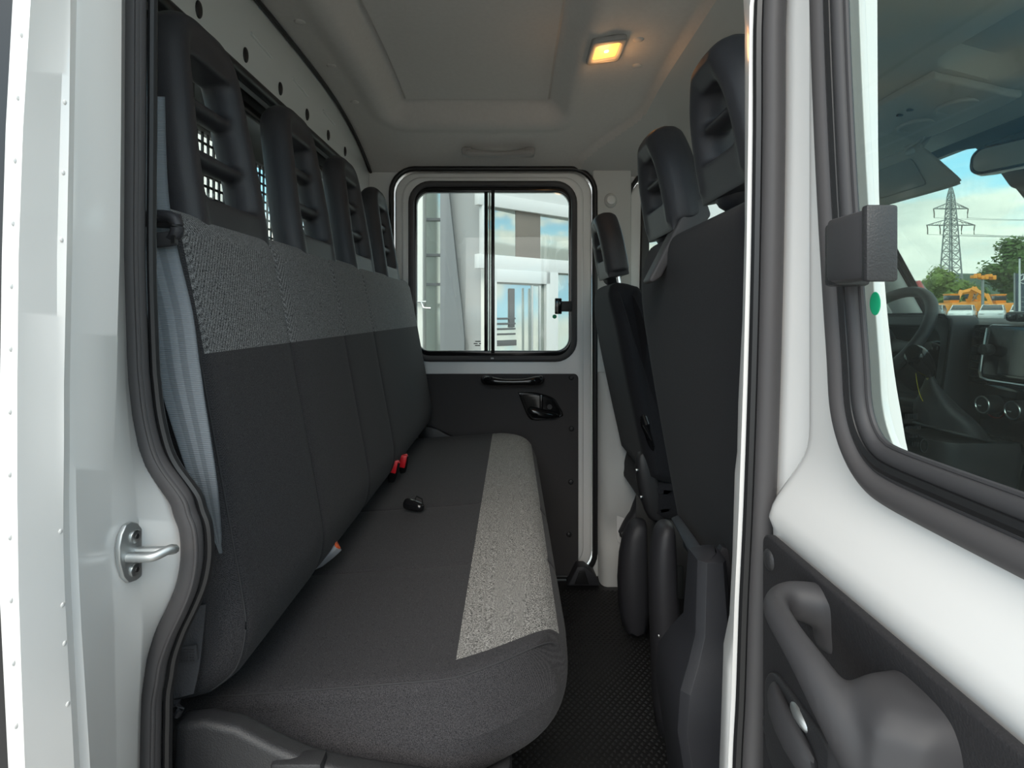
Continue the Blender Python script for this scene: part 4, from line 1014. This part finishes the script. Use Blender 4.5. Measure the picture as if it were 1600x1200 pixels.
# visors
vz = thing('sun_visor', 'grey sun visor folded down on the driver side of the windscreen', 'sun visor', (1.24, 1.85, .38))
def fnv(u, v, w): return (1.275-.58*(v-.37)+w, u, v)
plate('visor_panel', [(p.x, p.y) for p in catmull([(1.60, .39, 0), (1.605, .375, 0), (1.625, .368, 0), (1.80, .368, 0), (2.08, .372, 0), (2.11, .39, 0), (2.11, .48, 0), (2.09, .497, 0), (1.68, .50, 0), (1.655, .49, 0)], 4, True)], [], fnv, .016, .006, 'liner_plastic', vz)
plate('visor_flap', rrect(1.70, 1.92, .39, .47, .012), [], lambda u, v, w: (1.2635-.58*(v-.37)+w, u, v), .006, .002, 'lamp_frame', vz)
G().box((1.195, 1.69, .485), (.012, .03, .014)).obj('visor_clip', 'print_white', vz, bevel=.003)
G().tube([(1.19, 1.63, .51), (1.19, 1.66, .502), (1.19, 1.70, .50)], .006, 8).obj('pivot', 'liner_plastic', vz)
# roof console
rc = thing('roof_console', 'grey roof console with two round recesses and small switches', 'roof console', (1.1, 1.49, .54))
def fnc(u, v, w):
    return (u, v, ceil_z(u, v)-.012+w)
cs = plate('console_plate', [(p.x, p.y) for p in catmull([(1.0, 1.36, 0), (1.02, 1.34, 0), (1.17, 1.33, 0), (1.20, 1.35, 0), (1.20, 1.64, 0), (1.17, 1.66, 0), (1.03, 1.66, 0), (1.0, 1.64, 0)], 3, True)], [], fnc, .02, .006, 'liner_plastic', rc)
for y in (1.43, 1.575):
    G().tube([(1.13+.040*cos(a*pi/12), y+.05*sin(a*pi/12), ceil_z(1.13, y)-.022) for a in range(24)], .006, 8, True).obj('reading_lamp', 'liner_plastic', cs)
for y in (1.50, 1.54): G().box((1.06, y, ceil_z(1.06, y)-.024), (.014, .01, .006)).obj('switch', 'rubber_lip', cs, bevel=.001)
# front closing panel under the windscreen
G().bb(1.70, 1.74, .5, 2.36, -1.3, -.06).obj('wall_front', 'black_plastic', smooth=False)['kind'] = 'structure'

# ================================================================== OUTSIDE
# ---- showroom building beyond the far door
bd = thing('showroom_building', 'pale showroom facade with grey column, aluminium frames and glass door', 'building', (0, 5.5, GZ))
G().bb(-6.0, -3.2, 6.2, 6.5, GZ, 5).obj('wall', 'facade_white', bd)
cw = G().bb(-.97, -.775, 4.9, 5.1, GZ, 5).obj('white_column', 'facade_white', bd, bevel=.01)
G().cyl((-.93, 4.88, .10), (-.74, 4.86, .10), .012, 8).obj('hook_bar', 'steel', cw)
G().tube([(-.78, 4.86, .10), (-.76, 4.84, .05), (-.70, 4.84, .045)], .010, 8).obj('hook', 'steel', cw)
G().bb(-.86, -.62, 5.4, 5.42, GZ, 5).obj('side_pane', 'window_mirror', bd)
for z in (.28, .56, .9): G().bb(-.86, -.62, 5.37, 5.40, z-.012, z+.012).obj('pane_bar', 'facade_grey_dark', bd)
# grey column: front face, and a dark leaning slab standing in for the shadow on it
G().prism([(-.58, 5.0, GZ), (-.24, 4.9, GZ), (-.24, 5.6, GZ), (-.58, 5.6, GZ)], (0, 0, 7)).obj('grey_column', 'facade_grey', bd, bevel=.004)
G().prism([(-.62, 4.86, -1.7), (-.43, 4.86, -1.7), (-.41, 4.86, -.22), (-.44, 4.86, .1), (-.47, 4.86, .35), (-.545, 4.86, 1.05), (-.56, 4.86, 1.6), (-.62, 4.86, 1.6)], (0, .10, 0)).obj('column_shadow', 'facade_grey_dark', bd, bevel=.004)
G().bb(-.268, -.238, 4.86, 4.9, GZ, 5).obj('white_strip', 'facade_white', bd)
G().bb(-.235, -.185, 4.92, 5.0, GZ, 5).obj('brown_post', 'facade_brown', bd)
# receding glass front: direction along u
P0 = Vector((-.20, 4.75, 0)); U = Vector((1.25, 1.0, 0)).normalized(); Nn = Vector((U.y, -U.x, 0))
def fac(u0, u1, z0, z1, t, name, mat, par=bd, off=0):
    a = P0+U*u0-Nn*off; b = P0+U*u1-Nn*off
    return G().prism([a+Vector((0, 0, z0)), b+Vector((0, 0, z0)), b+Vector((0, 0, z1)), a+Vector((0, 0, z1))], -Nn*t).obj(name, mat, par, bevel=.003)
fac(-.1, 4.0, .91, 1.02, .06, 'transom', 'facade_frame'); fac(-.1, 4, 1.02, 1.7, .02, 'fascia', 'facade_frame', off=.02)
fac(-.1, 4.0, .38, .50, .06, 'transom', 'facade_frame')
for u in (-.06, 1.28, 2.6): fac(u, u+.05, .50, .91, .05, 'mullion', 'facade_frame')
fac(-.01, .33, .50, .91, .01, 'pane', 'window_mirror', off=.04); fac(.33, .62, .50, .91, .012, 'blind', 'facade_brown', off=.036); fac(.62, 1.28, .50, .91, .01, 'pane', 'window_mirror', off=.04); fac(1.33, 2.6, .50, .91, .01, 'pane', 'window_mirror', off=.04)
# glass door
dr = fac(.03, .70, .27, .38, .05, 'door_frame', 'facade_frame', off=-.01)
fac(.0, .085, GZ, .38, .05, 'door_post', 'facade_frame', off=-.01); fac(.655, .80, GZ, .38, .05, 'door_post', 'facade_frame', off=-.01)
fac(.085, .655, GZ, .27, .008, 'door_pane', 'window_mirror', off=.03)
fac(.24, .30, -.12, .22, .012, 'notice', 'dark_blind', off=.015)
for k in range(4): fac(.10, .31, -.05-k*.045, -.035-k*.045, .012, 'rail', 'dark_blind', off=.014)
fac(.09, .32, -.28, -.23, .012, 'rail', 'dark_blind', off=.014)
for u in (.46, .55): a = P0+U*u+Nn*.03; G().cyl(a+Vector((0, 0, -1.2)), a+Vector((0, 0, .25)), .012, 10).obj('door_handle', 'steel', bd)
fac(.80, 4.0, GZ, .38, .01, 'pane', 'window_mirror', off=.04)
# load bed rail and box behind the cab, seen through the mesh
lb_ = thing('load_bed', 'grey load bed with headboard behind the cab window', 'load bed', (-2, 1.4, -1.0))
G().bb(-3.6, -.80, .55, 2.4, -.95, -.85).obj('bed_floor', 'facade_grey', lb_)
G().bb(-.82, -.78, .55, 2.4, -.9, -.30).obj('headboard', 'facade_grey_dark', lb_)
G().bb(-3.6, -.82, 2.37, 2.4, -.88, -.45).obj('side_board', 'facade_grey', lb_)

# ---- yard in front of the van
G().prism([(22, 15, GZ), (120, 15, GZ), (120, 150, GZ), (16, 150, GZ)], (0, 0, 1.0)).obj('ground_terrace', 'lot', smooth=False)['kind'] = 'structure'
LZ = GZ+1.0
def car(nm, label, loc, ang, paint):
    t = thing(nm, label, 'car', (0, 0, 0), 'cars parked in a row beyond the windscreen')
    body = [(-2.1, .35), (-2.15, .75), (-1.95, .95), (-1.3, 1.0), (-.6, 1.05), (.9, 1.05), (1.6, .95), (2.05, .80), (2.15, .55), (2.1, .30), (1.2, .22), (-1.2, .22)]
    G().prism([(x, -.85, z) for x, z in body], (0, 1.7, 0)).obj('body', paint, t, bevel=.08)
    rg = [[Vector((x, y*s, z)) for x, y in pts] for z, s, pts in ((1.02, .80, ((-1.8, -1), (1.05, -1), (1.05, 1), (-1.8, 1))), (1.25, .74, ((-1.6, -1), (.65, -1), (.65, 1), (-1.6, 1))), (1.46, .66, ((-1.25, -1), (.15, -1), (.15, 1), (-1.25, 1))))]
    G().loft(rg).obj('glasshouse', 'car_glass', t, bevel=.04)
    G().bb(-1.28, .20, -.66, .66, 1.44, 1.49).obj('roof', paint, t, bevel=.02)
    for y in (-.7, .7):
        G().tube([(1.0, y*1.1, 1.04), (.2, y*.95, 1.47)], .035, 8).obj('pillar', paint, t); G().tube([(-1.78, y*1.1, 1.04), (-1.25, y*.95, 1.47)], .04, 8).obj('pillar', paint, t)
    for x in (-1.3, 1.3):
        for y in (-.78, .78):
            wv = G().cyl((x, y-.1, .32), (x, y+.1, .32), .32, 18).obj('wheel', 'tyre', t, bevel=.02)
            G().cyl((x, y-.11, .32), (x, y+.11, .32), .19, 14).obj('hub', 'car_silver', wv)
    for y in (-.6, .6): G().ball((2.08, y, .68), (.06, .2, .08)).obj('headlamp', 'print_white', t)
    t.location = loc; t.rotation_euler = (0, 0, ang); return t
cpos = [(37.8, 50.55, 'car_silver', 'silver parked car leftmost in the row'), (40.0, 50.0, 'car_white', 'white parked car second from the left in the row'), (42.2, 49.45, 'car_white', 'white parked car third from the left in the row'), (44.4, 48.9, 'car_white', 'white parked car rightmost in the row')]
for x, y, pnt, lab in cpos: car('parked_car', lab+' beyond the windscreen', (x, y, LZ), radians(-134), pnt)
# excavator attachments
def machine(label, loc, ang, s, seed):
    rd = random.Random(seed); t = thing('excavator', label, 'excavator', (0, 0, 0), 'orange machines beyond the parked cars')
    G().bb(-1.2, 1.2, -.9, .9, .55, 1.35).obj('chassis', 'machine_orange', t, bevel=.1)
    cb_ = G().bb(-.2, .7, -.8, -.1, 1.35, 2.0).obj('cab', 'machine_orange', t, bevel=.08)
    G().bb(-.1, .72, -.82, -.08, 1.55, 1.92).obj('cab_window', 'car_glass', cb_, bevel=.03)
    G().bb(-.22, .74, -.83, -.07, 1.98, 2.06).obj('cab_roof', 'machine_orange', t, bevel=.03)
    for y in (-.85, .85): G().tube(catmull([(-1.3, y, .3), (-1.1, y, .05), (1.1, y, .05), (1.3, y, .3), (1.1, y, .55), (-1.1, y, .55)], 3, True), .16, 8, True).obj('track', 'tyre', t)
    k = rd.uniform(.5, 1)
    G().tube([(.8, .4, 1.1), (1.5, .4, 1.9+k*.5), (3.3, .4, 2.2-k*.5)], [.22, .24, .14], 4, up=(0, 1, 0), flat=(1, .7)).obj('boom', 'machine_orange', t)
    G().tube([(3.1, .4, 2.4-k*.5), (3.9, .4, .7)], [.16, .11], 4).obj('arm', 'machine_orange', t)
    G().prism([(3.6, 0, .75), (4.2, 0, .65), (4.3, 0, .15), (3.7, 0, .1)], (0, .8, 0)).obj('bucket', 'machine_orange', t, bevel=.05)
    G().tube([(1.4, .4, 1.5), (2.3, .4, 2.2)], .06, 8).obj('ram', 'steel', t)
    t.location = loc; t.rotation_euler = (0, 0, ang); t.scale = (s, s, s)
machine('orange excavator leftmost, beside the red crane boom', (44.6, 60, LZ), radians(-150), 1.25, 1)
machine('orange excavator in the middle with raised boom', (51.2, 65, LZ), radians(-100), 1.45, 2)
machine('orange excavator right of the middle behind white cars', (60.2, 72, LZ), radians(-160), 1.7, 3)
machine('orange excavator rightmost, below the big tree', (55.0, 63, LZ), radians(-110), 1.4, 4)
dp = thing('display_stand', 'orange machine part on a high grey stand before the tree', 'display stand', (46.8, 56, LZ))
G().cyl((46.8, 56, LZ), (46.8, 56, 3.5), .12, 10).obj('pole', 'galvanised', dp)
g = G()
for k in range(6): g.box((45.9+k*.38, 56, 3.65+.12*sin(k*2)), (.36, .5, .30+.12*(k % 2)))
g.obj('machine_part', 'machine_orange', dp, bevel=.04)
crn = thing('crane_boom', 'dull red crane boom leaning left beside the orange machines', 'crane', (33.4, 45, LZ))
G().tube([(33.9, 45, LZ), (33.0, 45, 1.0), (32.4, 45, 2.6)], [.42, .36, .2], 8).obj('boom', 'machine_red', crn)
G().tube([(34.7, 45, LZ), (33.5, 45, 1.3), (32.5, 45, 2.5)], .14, 8).obj('side_strut', 'galvanised', crn)
G().tube([(32.4, 45, 2.6), (31.0, 45, 2.75), (29.6, 45, 2.7)], .06, 8).obj('jib', 'print_white', crn)
# pylon
py_ = thing('lattice_pylon', 'grey lattice power pylon with two crossarms against the clouds', 'pylon', (101.5, 130, GZ))
bx, by = 101.3, 130.0
def hw(z): return interp([(GZ, 1.85), (8, 1.45), (20, .90), (27, .50), (29.8, .08)], z)
cs_ = [(-1, -1), (1, -1), (1, 1), (-1, 1)]
for sx, sy in cs_: G().tube([(bx+sx*hw(z), by+sy*hw(z), z) for z in (GZ, 8, 20, 27, 29.8)], [.20, .18, .14, .11, .09], 5).obj('leg', 'galvanised', py_)
g = G(); z = GZ
while z < 28.5:
    h_ = max(1.0, hw(z)*1.5); z2 = min(z+h_, 29.2)
    for k in range(4):
        (a1, b1), (a2, b2) = cs_[k], cs_[(k+1) % 4]
        g.tube([(bx+a1*hw(z), by+b1*hw(z), z), (bx+a2*hw(z2), by+b2*hw(z2), z2)], .075, 4); g.tube([(bx+a2*hw(z), by+b2*hw(z), z), (bx+a1*hw(z2), by+b1*hw(z2), z2)], .075, 4)
        g.tube([(bx+a1*hw(z), by+b1*hw(z), z), (bx+a2*hw(z), by+b2*hw(z), z)], .06, 4)
    z = z2
bc = g.obj('bracing', 'galvanised', py_, smooth=False); bc['kind'] = 'stuff'
wires = []
for zc, arm, ins in ((24.2, 4.1, (4.0,)), (20.4, 5.7, (5.5, 2.6))):
    for sd in (-1, 1):
        g = G(); tip = Vector((bx+sd*arm, by, zc))
        for sy in (-1, 1):
            g.tube([(bx, by+sy*hw(zc), zc), tip], .08, 4); g.tube([(bx, by+sy*hw(zc+1.6), zc+1.6), tip], .08, 4)
            for k in range(1, 5):
                t = k/5; a = Vector((bx, by+sy*hw(zc), zc)).lerp(tip, t); b = Vector((bx, by+sy*hw(zc+1.6), zc+1.6)).lerp(tip, t-.1); g.tube([a, b], .05, 4)
        cr_ = g.obj('crossarm', 'galvanised', py_, smooth=False)
        for q in ins:
            G().tube([(bx+sd*q, by, zc-.05), (bx+sd*(q-.15), by, zc-1.0), (bx+sd*(q-.15), by, zc-2.1)], .12, 6).obj('insulator', 'facade_brown', cr_); wires.append((bx+sd*(q-.15), zc-2.1))
for k, (x, z) in enumerate(wires):
    for sg in (1,):
        pts = [(x+sg*t*60, by-t*8+t*0, z+6*t*t-5*t) for t in [i/14 for i in range(15)]]+[]
        G().tube(pts, .035, 4).obj('power_line', 'galvanised', py_)
# trees
def tree(nm, label, x, y, z0, h, r, mt, n=900, seed=1, trunk=.25, lf=.5):
    rd = random.Random(seed); t = thing(nm, label, 'tree', (x, y, z0), 'trees beyond the windscreen')
    G().tube([(x, y, z0), (x+.1, y, z0+h*.35), (x, y, z0+h*.7)], [trunk, trunk*.8, trunk*.3], 8).obj('trunk', 'bark', t)
    g = G(); cl_ = []
    for k in range(12):
        a = rd.uniform(0, 2*pi); q = rd.uniform(.1, .75); zz_ = rd.uniform(.32, .86); cl_.append((Vector((x+r*q*cos(a)*(1.1-zz_*.55), y+r*q*sin(a)*(1.1-zz_*.55), z0+h*zz_)), r*rd.uniform(.30, .48)))
    cl_.append((Vector((x, y, z0+h*.62)), r*.62)); cl_.append((Vector((x, y, z0+h*.85)), r*.36))
    for k in range(n):
        c, cr__ = cl_[k % len(cl_)]; d = Vector((rd.gauss(0, 1), rd.gauss(0, 1), rd.gauss(0, 1))).normalized()*cr__*rd.uniform(.55, 1.08); p = c+d
        u = Vector((rd.gauss(0, 1), rd.gauss(0, 1), rd.gauss(0, 1))).normalized(); v = u.orthogonal().normalized(); s_ = lf*rd.uniform(.6, 1.3)
        g.add([p-u*s_*.5, p+v*s_*.3, p+u*s_*.5, p-v*s_*.3], [(0, 1, 2, 3)])
    for c, cr__ in cl_: g.ball(c, cr__*.62, 8, 6)
    g.obj('foliage', mt, t, smooth=False)
tree('leafy_tree', 'large mid green tree at the right behind the yard', 66.3, 74, LZ, 10.9, 4.6, 'foliage', 3600, 3, lf=.6)
tree('leafy_tree', 'pale green bushy tree left of the pylon foot', 60.8, 80, LZ, 7.2, 3.2, 'foliage_light', 2200, 5)
tree('leafy_tree', 'pale green low tree right of the pylon foot', 66.8, 84, LZ, 5.6, 3.4, 'foliage_light', 2200, 6)
tree('leafy_tree', 'low green tree between pylon and big tree', 73.4, 88, LZ, 4.6, 3.0, 'foliage', 1800, 7)
tree('leafy_tree', 'small green tree left of the red crane boom', 68.0, 95, LZ, 4.4, 2.8, 'foliage', 1600, 8)
tree('leafy_tree', 'wide green tree at the right edge below the flag sign', 73.5, 77.5, LZ, 6.5, 3.6, 'foliage', 2200, 9)
hl = G(); rg = []
for k in range(30):
    x = 120+k*12; h = 16+5*sin(k*.7)+4*sin(k*1.9+1); rg.append([Vector((x, 260, GZ)), Vector((x, 270, h*.6)), Vector((x, 290, h)), Vector((x, 330, h*1.1)), Vector((x, 380, GZ))])
hl.loft(rg, closed=False).obj('hills', 'hill_green', sub=1)['kind'] = 'structure'
# flag sign and lamp post
fs_ = thing('flag_sign', 'tall dark blue pylon sign with a ring and three pointed star', 'sign', (40.4, 45, LZ))
G().bb(40.2, 41.6, 44.9, 45.1, LZ+.4, 3.2).obj('panel', 'sign_blue', fs_, bevel=.02)
for x in (40.15, 41.65): G().cyl((x, 45, LZ), (x, 45, 3.25), .06, 8).obj('post', 'galvanised', fs_)
cc = Vector((40.75, 44.86, 2.75))
G().tube([cc+Vector((.36*cos(a*pi/12), 0, .36*sin(a*pi/12))) for a in range(24)], .04, 6, True, up=(0, 1, 0)).obj('emblem_ring', 'print_white', fs_)
g = G()
for k in range(3):
    a = pi/2+k*2*pi/3; g.tube([cc, cc+Vector((.35*cos(a), 0, .35*sin(a)))], [.07, .01], 6)
g.obj('emblem_star', 'print_white', fs_)
lpst = thing('lamp_post', 'slim pale post standing before the big tree', 'post', (36.5, 40.5, LZ))
G().tube([(36.5, 40.5, LZ), (36.5, 40.5, 2.0), (36.5, 40.5, 4.0)], [.07, .06, .05], 8).obj('shaft', 'print_white', lpst)
G().ball((36.5, 40.5, 4.02), (.12, .12, .07)).obj('cap', 'print_grey', lpst)
fc = thing('yard_fence', 'grey mesh fence panel in front of the dark sign', 'fence', (38.0, 41, LZ))
for k in range(6): G().cyl((37.0+k*.55, 41.0, LZ), (37.0+k*.55, 41.0, 1.35), .035, 6).obj('post', 'galvanised', fc)
for k in range(5): G().cyl((37.0, 41.0, -.2+k*.35), (39.75, 41.0, -.2+k*.35), .025, 6).obj('rail', 'galvanised', fc)
